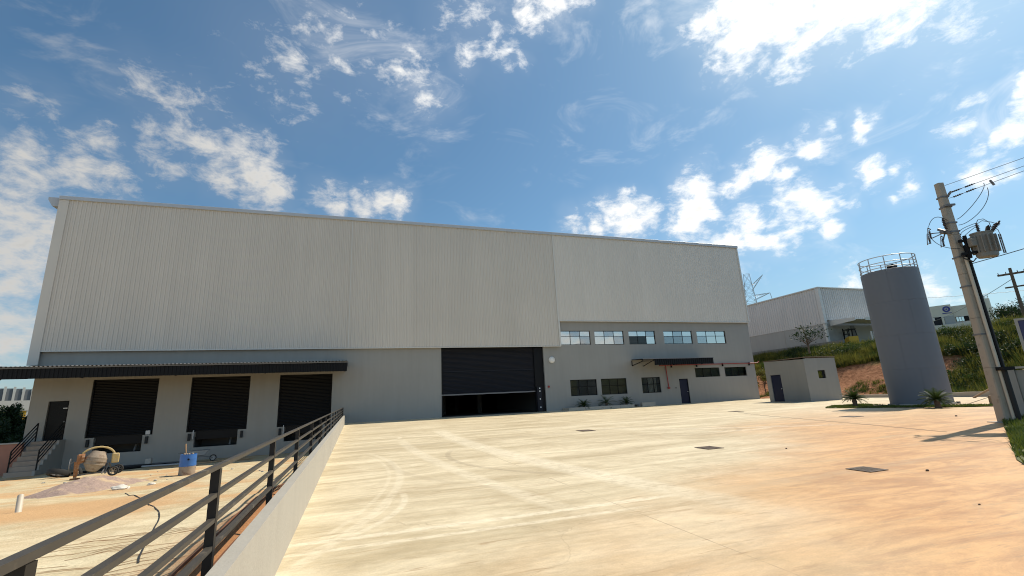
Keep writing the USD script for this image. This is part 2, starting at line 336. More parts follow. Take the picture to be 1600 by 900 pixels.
M['slat'] = simple('black_slats', (0.006, 0.006, 0.0065), 0.42, var=0.25, scale=1.5, dirt=(1.2, 0.62, (0.014, 0.013, 0.012)), spec=0.2)
M['navy'] = simple('navy_metal', (0.009, 0.0105, 0.016), 0.45, var=0.25, scale=1.0, spec=0.22)
M['navy_door'] = simple('navy_door_paint', (0.010, 0.013, 0.032), 0.45, var=0.1, spec=0.25)
M['leveller'] = simple('leveller_steel', (0.022, 0.019, 0.015), 0.6, var=0.4, scale=2.0, spec=0.2)
M['rubber'] = simple('rubber', (0.018, 0.018, 0.018), 0.85)
M['rail'] = simple('graphite_rail_paint', (0.055, 0.049, 0.041), 0.5, var=0.22, scale=9.0, dirt=(7.0, 0.58, (0.17, 0.145, 0.11)), spec=0.25)
M['post'] = simple('shade_darkened_post_paint', (0.014, 0.012, 0.011), 0.5, var=0.3, scale=9.0, spec=0.3)  # rail colour darkened: shade on the near post faces painted in
M['glass_sky'] = pane('reflective_glass', 0.74, gloss=(0.93, 0.95, 0.93))
M['glass_dull'] = pane('dull_reflective_glass', 0.50)
M['glass_dim'] = pane('dim_reflective_glass', 0.30)
M['glass'] = pane('clear_glass', 0.01, (0.75, 0.78, 0.78))
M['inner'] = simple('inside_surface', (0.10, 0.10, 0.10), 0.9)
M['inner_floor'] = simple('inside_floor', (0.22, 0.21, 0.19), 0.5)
M['added_pane_backing'] = simple('grey_pane_backing', (0.15, 0.15, 0.15) , 0.8, var=0.2, scale=1.2)
M['white'] = simple('white_paint', (0.72, 0.71, 0.68), 0.5, var=0.05)
M['red'] = simple('red_pipe_paint', (0.28, 0.030, 0.024), 0.45)
M['yard'] = concrete_ground('yard_concrete')
M['soil'] = soil('dock_apron_soil')
M['hill'] = hillside('bank_ground')
M['grass_ground'] = simple('verge_earth', (0.10, 0.11, 0.035), 0.95, var=0.4, scale=2.5)
M['island_earth'] = simple('island_earth_mat', (0.13, 0.105, 0.055), 0.95, var=0.4, scale=1.5, dirt=(2.0, 0.5, (0.075, 0.085, 0.03)))
M['land'] = simple('distant_land', (0.13, 0.12, 0.085), 0.95, var=0.3, scale=0.05)
M['grass'] = leaves('grass_blades', (0.07, 0.11, 0.015), (0.33, 0.34, 0.075), 0.3)
M['scrub_y'] = leaves('yellow_scrub', (0.11, 0.115, 0.022), (0.38, 0.34, 0.07))
M['scrub_g'] = leaves('green_scrub', (0.035, 0.065, 0.014), (0.12, 0.15, 0.035))
M['leaf_d'] = leaves('dark_leaves', (0.014, 0.034, 0.010), (0.06, 0.09, 0.025), 0.25)
M['cycad'] = leaves('cycad_leaves', (0.03, 0.06, 0.012), (0.13, 0.17, 0.04), 0.25)
M['bark'] = simple('bark', (0.13, 0.09, 0.06), 0.9, var=0.35, scale=12.0)
M['pole'] = simple('pole_concrete', (0.33, 0.29, 0.235), 0.8, var=0.15, scale=2.0, bump=0.3, dirt=(3.0, 0.55, (0.22, 0.19, 0.155)))
M['concrete'] = simple('raw_concrete', (0.36, 0.34, 0.30), 0.85, var=0.15, scale=4.0, bump=0.4)
M['steps'] = simple('dusty_step_concrete', (0.30, 0.24, 0.19), 0.9, var=0.2, scale=5.0, bump=0.4)
M['brick_red'] = simple('reddish_render', (0.34, 0.16, 0.11), 0.9, var=0.2, scale=2.0)
M['grey_metal'] = simple('transformer_grey', (0.20, 0.185, 0.16), 0.5, var=0.15, dirt=(6.0, 0.62, (0.16, 0.10, 0.06)))
M['galv'] = simple('galvanised_steel', (0.42, 0.43, 0.44), 0.45, metal=0.5, var=0.12)
M['galv_dark'] = simple('weathered_steel', (0.16, 0.16, 0.165), 0.55, metal=0.3)
M['pvc'] = simple('white_plastic', (0.50, 0.44, 0.35), 0.5)
M['wire'] = simple('wire_black', (0.03, 0.03, 0.032), 0.6)
M['insul'] = simple('insulator_brown', (0.045, 0.035, 0.035), 0.3)
M['rust'] = simple('rusty_bar', (0.15, 0.062, 0.028), 0.85, var=0.3, scale=20.0)
M['rust_dusty'] = simple('dusty_wire', (0.42, 0.265, 0.145), 0.9, var=0.3, scale=20.0)
M['blue'] = simple('blue_plastic', (0.035, 0.13, 0.38), 0.5, var=0.15, scale=6.0)
M['orange'] = simple('orange_mixer_paint', (0.27, 0.115, 0.045), 0.8, var=0.3, scale=12.0, dirt=(9.0, 0.50, (0.36, 0.27, 0.19)))
M['yellow'] = simple('yellow_mixer_paint', (0.42, 0.31, 0.13), 0.8, var=0.25, scale=12.0, dirt=(9.0, 0.50, (0.42, 0.34, 0.24)))
M['cement'] = simple('cement_crust', (0.30, 0.24, 0.18), 0.9, var=0.3, scale=8.0, bump=1.0, bscale=18.0, dirt=(5.0, 0.50, (0.20, 0.14, 0.10)))
M['gravel'] = simple('gravel_stone', (0.31, 0.225, 0.185), 0.95, var=0.6, scale=22.0, bump=1.0, bscale=30.0, dirt=(1.6, 0.52, (0.50, 0.37, 0.23)))
M['wood'] = simple('raw_timber', (0.36, 0.23, 0.13), 0.85, var=0.2, scale=6.0)
M['wh2'] = metal_sheet('neighbour_sheet', (0.56, 0.54, 0.515), 0.5)
M['wh2_low'] = painted_wall('neighbour_concrete', (0.33, 0.32, 0.30), 0.12)
M['far_white'] = simple('far_white_wall', (0.54, 0.52, 0.47), 0.7, var=0.06, scale=0.5)
M['far_grey'] = simple('far_grey_panel', (0.30, 0.32, 0.34), 0.7, var=0.06, scale=0.5)
M['navy_grey'] = simple('far_dark_panel', (0.14, 0.15, 0.16), 0.7, var=0.06, scale=0.5)
M['far_yellow'] = simple('far_yellow_wall', (0.62, 0.36, 0.03), 0.7, var=0.08, scale=0.5)
M['logo'] = simple('logo_blue', (0.03, 0.04, 0.22), 0.5)
M['bin_yellow'] = simple('machine_yellow', (0.55, 0.36, 0.03), 0.5)
M['sign'] = simple('sign_navy', (0.03, 0.03, 0.10), 0.4)
M['grate'] = simple('cast_iron', (0.085, 0.055, 0.035), 0.7, var=0.3, scale=12.0)
M['cloth'] = simple('white_sack', (0.62, 0.59, 0.52), 0.9, var=0.1)
M['planter'] = simple('planter_soil', (0.10, 0.055, 0.035), 0.95, var=0.3, scale=8.0)
M['kerb'] = simple('kerb_concrete', (0.42, 0.36, 0.29), 0.85, var=0.12, scale=3.0, bump=0.3)

# ------------------------------------------------------------------ mesh and prim helpers
USED = {}


def numbered(parent, name):
    k = USED.get((parent, name), 0); USED[(parent, name)] = k + 1
    return name if k == 0 else f'{name}_{k:03d}'


ORIGIN = {}


def tag(prim, label=None, cat=None, group=None, kind=None):
    for k, v in (('label', label), ('category', cat), ('group', group), ('kind', kind)):
        if v:
            prim.SetCustomDataByKey(k, v)


def thing(name, label, cat, loc=(0, 0, 0), rotz=0.0, group=None):
    path = '/World/' + numbered('/World', name)
    x = UsdGeom.Xform.Define(stage, path)
    x.AddTranslateOp().Set(Gf.Vec3d(*map(float, loc)))
    if rotz:
        x.AddRotateZOp().Set(float(rotz))
    tag(x.GetPrim(), label, cat, group)
    ORIGIN[path] = (np.array(loc, float), float(rotz))
    return path


def cat_mesh(ms):
    return ms if isinstance(ms, trimesh.Trimesh) else trimesh.util.concatenate(list(ms))


def part(parent, name, mesh, mat, smooth=False, label=None, world=True):
    """A Mesh prim under a thing or a part. world: the mesh is in world coordinates and is moved into the thing's frame."""
    mesh = cat_mesh(mesh)
    top = '/'.join(parent.split('/')[:3])
    v = np.array(mesh.vertices)
    if world and top in ORIGIN:
        o, rz = ORIGIN[top]
        v = v - o
        if rz:
            c, s = math.cos(-math.radians(rz)), math.sin(-math.radians(rz))
            v = np.stack([c * v[:, 0] - s * v[:, 1], s * v[:, 0] + c * v[:, 1], v[:, 2]], 1)
    path = parent + '/' + numbered(parent, name)
    p = usdkit.mesh(stage, path, trimesh.Trimesh(v, mesh.faces, process=False), M[mat] if isinstance(mat, str) else mat, smooth)
    tag(p.GetPrim(), label)
    return path


def single(name, mesh, mat, label=None, cat=None, group=None, kind=None, smooth=False):
    mesh = cat_mesh(mesh)
    path = '/World/' + numbered('/World', name)
    if kind == 'structure':
        p = usdkit.mesh(stage, path, mesh, M[mat], smooth)
    else:
        c = (mesh.bounds[0] + mesh.bounds[1]) / 2; c[2] = mesh.bounds[0][2]
        p = usdkit.mesh(stage, path, trimesh.Trimesh(mesh.vertices - c, mesh.faces, process=False), M[mat], smooth)
        UsdGeom.Xformable(p).AddTranslateOp().Set(Gf.Vec3d(*map(float, c)))
    tag(p.GetPrim(), label, cat, group, kind)
    return path


def copy_of(src, name, label, cat, loc, rotz=0.0, scale=1.0, group=None):
    path = '/World/' + numbered('/World', name)
    x = UsdGeom.Xform.Define(stage, path)
    p = x.GetPrim()
    p.GetReferences().AddInternalReference(src)
    x.ClearXformOpOrder()
    x.AddTranslateOp().Set(Gf.Vec3d(*map(float, loc)))
    x.AddRotateZOp().Set(float(rotz))
    x.AddScaleOp(opSuffix='size').Set(Gf.Vec3f(scale, scale, scale))
    p.SetInstanceable(True)
    tag(p, label, cat, group)
    return path


def bx(x0, x1, y0, y1, z0, z1, ch=0.0):
    if ch:
        q = []
        for sx in (0, 1):
            for sy in (0, 1):
                for sz in (0, 1):
                    X, Y, Z = (x0, x1)[sx], (y0, y1)[sy], (z0, z1)[sz]
                    dx, dy, dz = ch * (1 - 2 * sx), ch * (1 - 2 * sy), ch * (1 - 2 * sz)
                    q += [(X + dx, Y + dy, Z), (X + dx, Y, Z + dz), (X, Y + dy, Z + dz)]
        return trimesh.convex.convex_hull(np.array(q))
    m = trimesh.creation.box((x1 - x0, y1 - y0, z1 - z0))
    m.apply_translation(((x0 + x1) / 2, (y0 + y1) / 2, (z0 + z1) / 2))
    return m


def frame_of(d):
    d = np.array(d, float); d /= np.linalg.norm(d)
    a = np.array([0, 0, 1.0]) if abs(d[2]) < 0.9 else np.array([1.0, 0, 0])
    u = np.cross(a, d); u /= np.linalg.norm(u)
    return u, np.cross(d, u), d


def bar(p, q, w, h=None):
    """A rectangular bar from p to q, w across and h high."""
    h = h or w
    p, q = np.array(p, float), np.array(q, float)
    u, v, d = frame_of(q - p)
    V = [e + a * u * w / 2 + b * v * h / 2 for e in (p, q) for a, b in ((-1, -1), (1, -1), (1, 1), (-1, 1))]
    F = [(0, 3, 2, 1), (4, 5, 6, 7), (0, 1, 5, 4), (1, 2, 6, 5), (2, 3, 7, 6), (3, 0, 4, 7)]
    F = np.array(F)
    return trimesh.Trimesh(V, np.vstack([F[:, [0, 1, 2]], F[:, [0, 2, 3]]]), process=False)


def tube(points, r, n=8, cap=True):
    P = np.array(points, float)
    R = np.full(len(P), r) if np.ndim(r) == 0 else np.array(r, float)
    V, F = [], []
    for i in range(len(P)):
        d = P[min(i + 1, len(P) - 1)] - P[max(i - 1, 0)]
        u, v, _ = frame_of(d)
        for k in range(n):
            a = 2 * math.pi * k / n
            V.append(P[i] + R[i] * (math.cos(a) * u + math.sin(a) * v))
    for i in range(len(P) - 1):
        for k in range(n):
            a, b = i * n + k, i * n + (k + 1) % n
            F += [(a, b, b + n), (a, b + n, a + n)]
    if cap:
        for i, s in ((0, -1), (len(P) - 1, 1)):
            V.append(P[i]); c = len(V) - 1
            for k in range(n):
                a, b = i * n + k, i * n + (k + 1) % n
                F.append((c, b, a) if s < 0 else (c, a, b))
    return trimesh.Trimesh(np.array(V), np.array(F), process=False)


def lathe(profile, n=32, loc=(0, 0, 0), axis=(0, 0, 1)):
    """profile: (radius, height) pairs, turned about the axis."""
    u, v, d = frame_of(axis)
    if tuple(axis) == (0, 0, 1):
        u, v = np.array([1.0, 0, 0]), np.array([0, 1.0, 0])
    V, F = [], []
    for (r, h) in profile:
        for k in range(n):
            a = 2 * math.pi * k / n
            V.append(np.array(loc) + d * h + r * (math.cos(a) * u + math.sin(a) * v))
    for i in range(len(profile) - 1):
        for k in range(n):
            a, b = i * n + k, i * n + (k + 1) % n
            F += [(a, b, b + n), (a, b + n, a + n)]
    return trimesh.Trimesh(np.array(V), np.array(F), process=False)


def disc(r, loc, axis, n=28, t=0.02):
    return lathe([(0.0001, 0), (r, 0), (r, t), (0.0001, t)], n, loc, axis)


def slab_xz(poly, y0, y1):
    """A shapely polygon in (x, z) extruded from y0 to y1."""
    out = []
    for g in getattr(poly, 'geoms', [poly]):
        m = trimesh.creation.extrude_polygon(g, y1 - y0, engine='earcut')
        v = m.vertices
        out.append(trimesh.Trimesh(np.stack([v[:, 0], y1 - v[:, 2], v[:, 1]], 1), m.faces, process=False))
    return cat_mesh(out)


def slab_yz(poly, x0, x1):
    """A shapely polygon in (y, z) extruded from x0 to x1."""
    m = trimesh.creation.extrude_polygon(poly, x1 - x0, engine='earcut')
    v = m.vertices
    return trimesh.Trimesh(np.stack([x0 + v[:, 2], v[:, 0], v[:, 1]], 1), m.faces, process=False)


def sheet(poly, z, t=0.0, step=None):
    """A flat polygon in (x, y) whose height is z(x, y); with t it has thickness below."""
    m = trimesh.creation.extrude_polygon(poly, max(t, 0.01), engine='earcut')
    v = np.array(m.vertices); top = v[:, 2] > max(t, 0.01) / 2
    v[:, 2] = z(v[:, 0], v[:, 1]) - np.where(top, 0, max(t, 0.01))
    return trimesh.Trimesh(v, m.faces, process=False)


def grid(xs, ys, z):
    X, Y = np.meshgrid(xs, ys, indexing='ij')
    Z = z(X, Y)
    V = np.stack([X, Y, Z], -1).reshape(-1, 3)
    n, k = len(xs), len(ys)
    a = (np.arange(n - 1)[:, None] * k + np.arange(k - 1)[None]).ravel()
    F = np.vstack([np.stack([a, a + k, a + k + 1], 1), np.stack([a, a + k + 1, a + 1], 1)])
    return trimesh.Trimesh(V, F, process=False)


def corrugated(x0, x1, z0, z1, y=0.0, pitch=0.25, rib=0.037, top=0.055, side=0.03):
    """Trapezoidal sheet standing in the xz plane; ribs stand out towards -y."""
    xs, ys = [], []
    x = x0
    while x < x1 - 1e-6:
        for dx, dy in ((0, 0), (pitch - top - 2 * side, 0), (pitch - top - side, -rib), (pitch - side, -rib)):
            if x + dx <= x1:
                xs.append(x + dx); ys.append(y + dy)
        x += pitch
    xs.append(x1); ys.append(y)
    n = len(xs)
    V = np.array([(a, b, z) for z in (z0, z1) for a, b in zip(xs, ys)])
    i = np.arange(n - 1)
    F = np.vstack([np.stack([i, i + 1, i + n + 1], 1), np.stack([i, i + n + 1, i + n], 1)])
    return trimesh.Trimesh(V, F, process=False)


def yz(y):
    """The yard falls gently away from the building."""
    return 0.012 * y

# ------------------------------------------------------------------ the setting
def lower(x, y):
    """Height of the unpaved dock apron."""
    z = -1.72 + 0.055 * np.maximum(0, -y - 4.5)
    z = np.minimum(z, -0.42)
    p = np.stack([x, y, 0 * x], -1)
    bumps = (meshkit.fbm(p * 0.8, 4, 3) - 0.5) * 0.16 * np.clip((-y - 2.5) / 3, 0, 1)
    berm = 0.30 * np.exp(-((x + 1.05) / 0.32) ** 2) * np.clip((-y - 20) / 4, 0, 1)
    return z + bumps + berm


def land(x, y):
    """Terrain to the horizon: the bank and plateau on the right, a shallow valley on the left."""
    t = np.clip((x - 37.9) / 15.0, 0, 1); t = t * t * (3 - 2 * t)
    near = np.clip((x - 37.9) / 1.8, 0, 1)
    p = np.stack([x, y, 0 * x], -1)
    rough = (meshkit.fbm(p * 0.35, 5, 9) - 0.5) * 1.1 * near * np.clip((56 - x) / 5 + 0.15, 0.15, 1)
    d = np.hypot(x, y + 35.6)
    far = np.clip(d - 84, 0, 120) * 0.083 * np.clip((x - 50) / 20, 0, 1)
    sidelow = -2.6 - 0.012 * np.clip(-x - 20, 0, 60)
    bank = 5.6 - 0.95 + 0.75 * np.clip((-8 - y) / 12, 0, 1)
    return np.where(x > 37.9, -0.45 + (bank + 0.45) * t + rough + far, sidelow)


xs = np.unique(np.concatenate([np.linspace(-900, -60, 12), np.linspace(-60, 37, 12), np.linspace(37.2, 58, 60), np.linspace(60, 240, 26), np.linspace(300, 1500, 8)]))
ys = np.unique(np.concatenate([np.linspace(-900, -70, 8), np.linspace(-60, 45, 130), np.linspace(50, 200, 20), np.linspace(300, 1500, 8)]))
g = grid(xs, ys, land)
fx = np.array(g.triangles_center)
isbank = (fx[:, 0] > 37.2) & (fx[:, 0] < 245) & (fx[:, 1] > -70) & (fx[:, 1] < 205)
single('distant_ground', trimesh.Trimesh(g.vertices, g.faces[~isbank], process=False), 'land', kind='structure', smooth=True)
single('hillside', trimesh.Trimesh(g.vertices, g.faces[isbank], process=False), 'hill', kind='structure', smooth=True)
xs = np.concatenate([np.linspace(-48, -14, 30), np.linspace(-13.6, -0.7, 70)])
ys = np.concatenate([np.linspace(-60, -33, 20), np.linspace(-32.7, -16, 80), np.linspace(-15.6, 0.6, 40)])
single('dock_apron', grid(xs, ys, lower), 'soil', kind='structure', smooth=True)
YARD = Polygon([(-0.66, 0.2), (37.6, 0.2), (37.6, -25.5), (26.0, -22.9), (10.5, -30.6), (6.4, -33.2), (5.6, -36), (5.6, -60), (-0.66, -60)])
BED = Polygon([(16.3, 0.15), (16.3, -0.95), (23.4, -0.95), (23.4, 0.15)])
single('yard', sheet(YARD, lambda x, y: yz(y), 0.2), 'yard', kind='structure')

# ------------------------------------------------------------------ the main warehouse
W = thing('warehouse', 'long grey warehouse with tall ribbed cladding, three black dock doors and dark gate', 'warehouse', (9.2, 0.0, 0.0))
L0, L1, TOP, CB, CB2, XS = -18.35, 37.05, 15.30, 5.27, 7.43, 16.25
wall = Polygon([(-18.33, -1.9), (36.92, -1.9), (36.92, 7.6), (-18.33, 7.6)])
holes = []
DOCKS = [(-15.43, -11.99), (-10.19, -6.77), (-4.97, -1.58)]
for a, b in DOCKS:
    holes.append(sbox(a, 0, b, 3.47)); holes.append(sbox(a + 0.48, -0.95, b - 0.50, 0.01))
holes.append(sbox(-17.45, 0.0, -16.45, 2.26))
holes.append(sbox(6.22, 0.0, 14.76, CB + 0.03))
UPPER = [(16.40, 19.28), (19.70, 22.62), (23.14, 25.93), (26.86, 30.05), (30.58, 33.98)]
for a, b in UPPER:
    holes.append(sbox(a, 5.36, b, 6.58))
LOWER = [(17.02, 19.50, 1.10, 2.42), (19.92, 22.42, 1.09, 2.42), (23.95, 25.90, 1.06, 2.41), (29.80, 32.62, 2.26, 3.10), (33.22, 35.84, 2.24, 3.09)]
for a, b, c, d in LOWER:
    holes.append(sbox(a, c, b, d))
holes.append(sbox(27.90, 0.0, 28.88, 2.17))
front = wall.difference(unary_union(holes))
part(W, 'wall', slab_xz(front, 0.15, 0.37), 'wall', label='smooth grey painted front wall below the cladding')
part(W, 'wall', [bx(-18.33, -18.13, 0.37, 45, -1.9, 7.6), bx(36.72, 36.92, 0.37, 45, -1.9, 7.6), bx(-18.33, 36.92, 45, 45.2, -1.9, 7.6)], 'wall')
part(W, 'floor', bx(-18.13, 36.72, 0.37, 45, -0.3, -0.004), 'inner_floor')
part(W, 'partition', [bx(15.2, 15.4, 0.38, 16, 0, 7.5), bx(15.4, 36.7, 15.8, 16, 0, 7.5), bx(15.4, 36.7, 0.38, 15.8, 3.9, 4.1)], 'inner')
for cx_, cy_ in ((7.9, 9.0), (11.4, 9.0), (7.9, 20.0), (11.4, 20.0)):
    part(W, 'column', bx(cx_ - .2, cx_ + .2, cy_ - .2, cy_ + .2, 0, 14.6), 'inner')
part(W, 'cladding', corrugated(L0 + 0.12, -0.62, CB, TOP - 0.12), 'cladding', label='left bay of ribbed cladding over the dock doors')
part(W, 'cladding', corrugated(-0.58, XS - 0.02, CB, TOP - 0.12), 'cladding', label='middle bay of ribbed cladding over the gate')
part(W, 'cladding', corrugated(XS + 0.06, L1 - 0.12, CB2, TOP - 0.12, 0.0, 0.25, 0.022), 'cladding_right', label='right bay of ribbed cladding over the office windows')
part(W, 'seam_strip', bx(-0.63, -0.57, -0.041, 0.02, CB, TOP - 0.12), 'trim')
part(W, 'seam_strip', bx(XS - 0.03, XS + 0.07, -0.043, 0.02, CB2 + .01, TOP - 0.12), 'trim')
part(W, 'cladding_backing', [bx(L0, XS, 0.03, 0.14, CB + .02, TOP - 0.1), bx(XS, L1 - .06, 0.03, 0.14, CB2 + .02, TOP - 0.1)], 'inner')
part(W, 'bottom_flashing', bx(L0 + 0.14, XS + 0.09, -0.06, 0.149, CB - 0.055, CB + 0.012, 0.008), 'trim')
part(W, 'bottom_flashing', bx(XS, L1 - 0.02, -0.06, 0.149, CB2 - 0.055, CB2 + 0.012, 0.008), 'trim')
part(W, 'corner_flashing', bx(XS - 0.02, XS + 0.12, -0.065, 0.147, CB + 0.013, CB2 - 0.057, 0.008), 'trim')
part(W, 'corner_flashing', bx(L0 - 0.40, L0 + 0.13, -0.050, 0.02, 4.40, TOP - 0.13, 0.008), 'cladding')
part(W, 'corner_flashing', bx(L1 - 0.14, L1 + 0.02, -0.055, 0.148, CB2 + 0.013, TOP - 0.13, 0.008), 'trim')
part(W, 'side_cladding', [bx(L0 - 0.40, L0 + 0.02, 0.022, 45.2, 4.42, TOP - 0.15), bx(L1 - 0.10, L1, 0.15, 45.2, 7.0, TOP - 0.15), bx(L0, L1, 45.21, 45.4, 5.0, TOP - 0.15)], 'cladding')
part(W, 'parapet_cap', bx(L0 - 0.40, L1 + 0.05, -0.11, 0.30, TOP - 0.125, TOP + 0.13, 0.012), 'cap', label='blue grey metal capping along the top edge')
part(W, 'roof', bx(L0, L1 - 0.1, 0.31, 45.2, TOP - 0.6, TOP - 0.35), 'inner')
gut = Polygon([(-18.76, TOP - 0.55), (-18.76, TOP + 0.05), (-19.40, TOP + 0.05), (-19.40, TOP - 0.12), (-19.15, TOP - 0.55)])
part(W, 'gutter', slab_xz(gut, 0.1, 45), 'cap')

# dock doors with levellers and bumpers
for i, (a, b) in enumerate(DOCKS):
    D = part(W, 'dock_door', bx(a - .02, b + .02, 0.345, 0.375, 0.0, 3.49), 'black', label=['black slatted dock door furthest left, light box at its foot', 'black slatted dock door in the middle', 'black slatted dock door behind the railing'][i])
    sl = []
    k = 0.06
    while k < 3.44:
        prof = Polygon([(0.344, k), (0.318, k + .012), (0.306, k + .045), (0.318, k + .080), (0.344, k + .092)])
        sl.append(slab_yz(prof, a + .03, b - .03)); k += 0.098
    part(D, 'slats', sl, 'slat')
    part(D, 'guide', bx(a, a + .06, 0.24, 0.34, 0, 3.46), 'black'); part(D, 'guide', bx(b - .06, b, 0.24, 0.34, 0, 3.46), 'black')
    part(D, 'bottom_bar', bx(a + .062, b - .062, 0.275, 0.333, 0.004, 0.058), 'black')
    x0, x1 = a + .48, b - .50
    lv = part(W, 'dock_leveller', bx(x0 + .03, x1 - .03, 0.36, 1.9, -0.10, -0.001), 'black')
    part(lv, 'lip', bx(x0 + .05, x1 - .05, 0.30, 0.345, -0.48, -0.003), 'black')
    part(lv, 'pit', [bx(x0 - .1, x1 + .1, 1.92, 2.0, -1.2, -0.02), bx(x0 - .12, x0 - .02, 0.372, 1.9, -1.2, -0.02), bx(x1 + .02, x1 + .12, 0.372, 1.9, -1.2, -0.02), bx(x0 - .1, x1 + .1, 0.372, 1.92, -1.25, -0.96)], 'inner')
    part(lv, 'hydraulic_cylinder', tube([(x1 - .5, 0.6, -0.9), (x1 - .55, 1.2, -0.15)], 0.05), 'galv')
    for q in (a + .22, b - .25):
        part(W, 'bumper', bx(q - .07, q + .07, 0.02, 0.149, -0.52, -0.09, 0.01), 'rubber')
    part(W, 'wall_switch', bx(b - .34, b - .10, 0.06, 0.149, 0.02, 0.26, 0.01) if i == 0 else bx(a + .40, a + .46, 0.05, 0.149, -0.45, 0.12, 0.01), 'galv', label='small light metal fitting at the foot of a dock door')

# left door
D = part(W, 'door', bx(-17.43, -16.47, 0.26, 0.31, 0.006, 2.25), 'black', label='black louvred steel door at the head of the steps')
part(D, 'louvres', [bx(-17.36, -16.54, 0.235, 0.262, 0.12 + .075 * k, 0.165 + .075 * k) for k in range(28)], 'slat')
part(D, 'handle', bx(-16.60, -16.52, 0.20, 0.236, 0.98, 1.04), 'white'); part(D, 'closer', bx(-16.72, -16.52, 0.19, 0.236, 1.80, 1.85), 'white')

# main gate: dark folded leaf above, control column on the right
G = part(W, 'gate', bx(6.10, 14.00, 0.44, 0.50, 1.66, 5.35), 'navy', label='wide dark gate leaf raised a third of the way')
for k in range(37):
    z = 1.68 + k * 0.098
    if z < 5.2:
        part(G, 'slat', slab_yz(Polygon([(0.438, z), (0.415, z + .014), (0.403, z + .046), (0.415, z + .078), (0.438, z + .090)]), 6.24, 13.93), 'navy')
part(G, 'bottom_bar', bx(6.24, 13.93, 0.36, 0.437, 1.58, 1.675), 'galv_dark')
part(G, 'stiffener', bx(6.24, 13.93, 0.385, 0.40, 3.36, 3.44), 'navy')
part(G, 'guide', bx(6.225, 6.36, 0.375, 0.52, 0.003, 5.28), 'black')
C = part(W, 'gate_column', bx(13.95, 14.75, 0.30, 0.60, 0.003, 5.28), 'black', label='black column at the right side of the gate')
part(C, 'control_box', bx(14.02, 14.42, 0.16, 0.297, 0.05, 1.98, 0.012), 'navy')
for zz in (0.35, 1.0, 1.62, 1.85):
    part(C, 'button', disc(0.055, (14.25, 0.158, zz), (0, -1, 0), 12, 0.015), 'white')
part(W, 'alarm_button', [disc(0.09, (15.05, 0.149, 1.95), (0, -1, 0), 16, 0.05)], 'red')
part(W, 'wall_lamp', lathe([(0.0001, 0.0), (0.27, 0.0), (0.27, 0.06), (0.22, 0.12), (0.12, 0.16), (0.0001, 0.175)], 28, (15.48, 0.149, 4.13), (0, -1, 0)), 'white', smooth=40, label='round white wall lamp beside the gate')

# windows: frame with bars, one pane each
def window(a, b, c, d, cols, rows, glass, split=None, dark=(), label=None):
    y0 = 0.235
    f = part(W, 'window', [bx(a, b, y0, y0 + .05, c, c + .045), bx(a, b, y0, y0 + .05, d - .045, d), bx(a, a + .045, y0, y0 + .05, c + .045, d - .045), bx(b - .045, b, y0, y0 + .05, c + .045, d - .045)], 'black', label=label)
    w = (b - a - .09) / cols
    hs = [c + .045, d - .045] if rows == 1 else [c + .045, c + (d - c) * split, d - .045]
    for i in range(1, cols):
        part(f, 'mullion', bx(a + .045 + i * w - .022, a + .045 + i * w + .022, y0 + .004, y0 + .046, c + .045, d - .045), 'black')
    for j in range(1, len(hs) - 1):
        part(f, 'transom', bx(a + .045, b - .045, y0 + .008, y0 + .042, hs[j] - .02, hs[j] + .02), 'black')
    for i in range(cols):
        for j in range(len(hs) - 1):
            gm = 'glass' if (i, j) in dark else ('glass_dull' if glass == 'glass_sky' and (i * 7 + j * 3 + int(a * 5)) % 4 == 0 else 'glass_dim' if glass == 'glass_sky' and (i * 5 + j * 2 + int(a * 3)) % 5 == 0 else glass)
            t = rng.normal(0, 0.004)
            pm = bx(a + .045 + i * w + .01, a + .045 + (i + 1) * w - .01, y0 + .022, y0 + .028, hs[j] + .01, hs[j + 1] - .01)
            part(f, 'pane', pm, gm)
    return f


for i, (a, b) in enumerate(UPPER):
    window(a, b, 5.36, 6.58, 3, 2, 'glass_sky', 0.60, {2: ((0, 0), (1, 0))}.get(i, ()), 'upper office window with six panes of mirroring glass' if i != 2 else 'upper office window with two panes slid open')
for i, (a, b, c, d) in enumerate(LOWER):
    window(a, b, c, d, 3, 2 if i < 3 else 1, 'glass', 0.56)
    part(W, 'added_pane_backing', [bx(a - .05, b + .05, 0.40, 0.42, c + .02 + .10 * k, c + .105 + .10 * k) for k in range(int((d - c) / .10))], 'added_pane_backing')  # grey slats added behind the glass to lighten the panes
    if i == 2:
        part(W, 'curtain', [bx(a + .75 + .13 * k, a + .83 + .13 * k, 0.34, 0.36, c + .06, d - .06) for k in range(7)], 'far_white')
D = part(W, 'door', bx(27.92, 28.86, 0.25, 0.30, 0.006, 2.15), 'navy_door', label='dark blue office door')
part(D, 'handle', bx(28.70, 28.78, 0.19, 0.248, 0.98, 1.03), 'galv'); part(D, 'door_frame', [bx(27.90, 27.945, 0.20, 0.248, 0, 2.17), bx(28.835, 28.88, 0.20, 0.248, 0, 2.17), bx(27.945, 28.835, 0.20, 0.248, 2.125, 2.17)], 'black')
part(W, 'door_bell', bx(27.42, 27.49, 0.12, 0.149, 1.35, 1.45), 'black')
# red pipe: along the wall under the canopy and down beside the door
part(W, 'fire_pipe', [tube([(25.9, 0.03, 3.42), (36.9, 0.03, 3.42), (37.25, 0.03, 3.44), (37.42, 0.03, 3.58)], 0.042, 10), tube([(26.55, 0.03, 3.40), (26.62, 0.03, 1.5)], 0.042, 10), disc(0.10, (26.62, 0.10, 1.42), (0, -1, 0), 14, 0.14)], 'red', smooth=40)
for xx in (27.2, 30.0, 33.0, 36.2):
    part(W, 'pipe_bracket', bx(xx - .03, xx + .03, 0.0, 0.149, 3.20, 3.50), 'black')

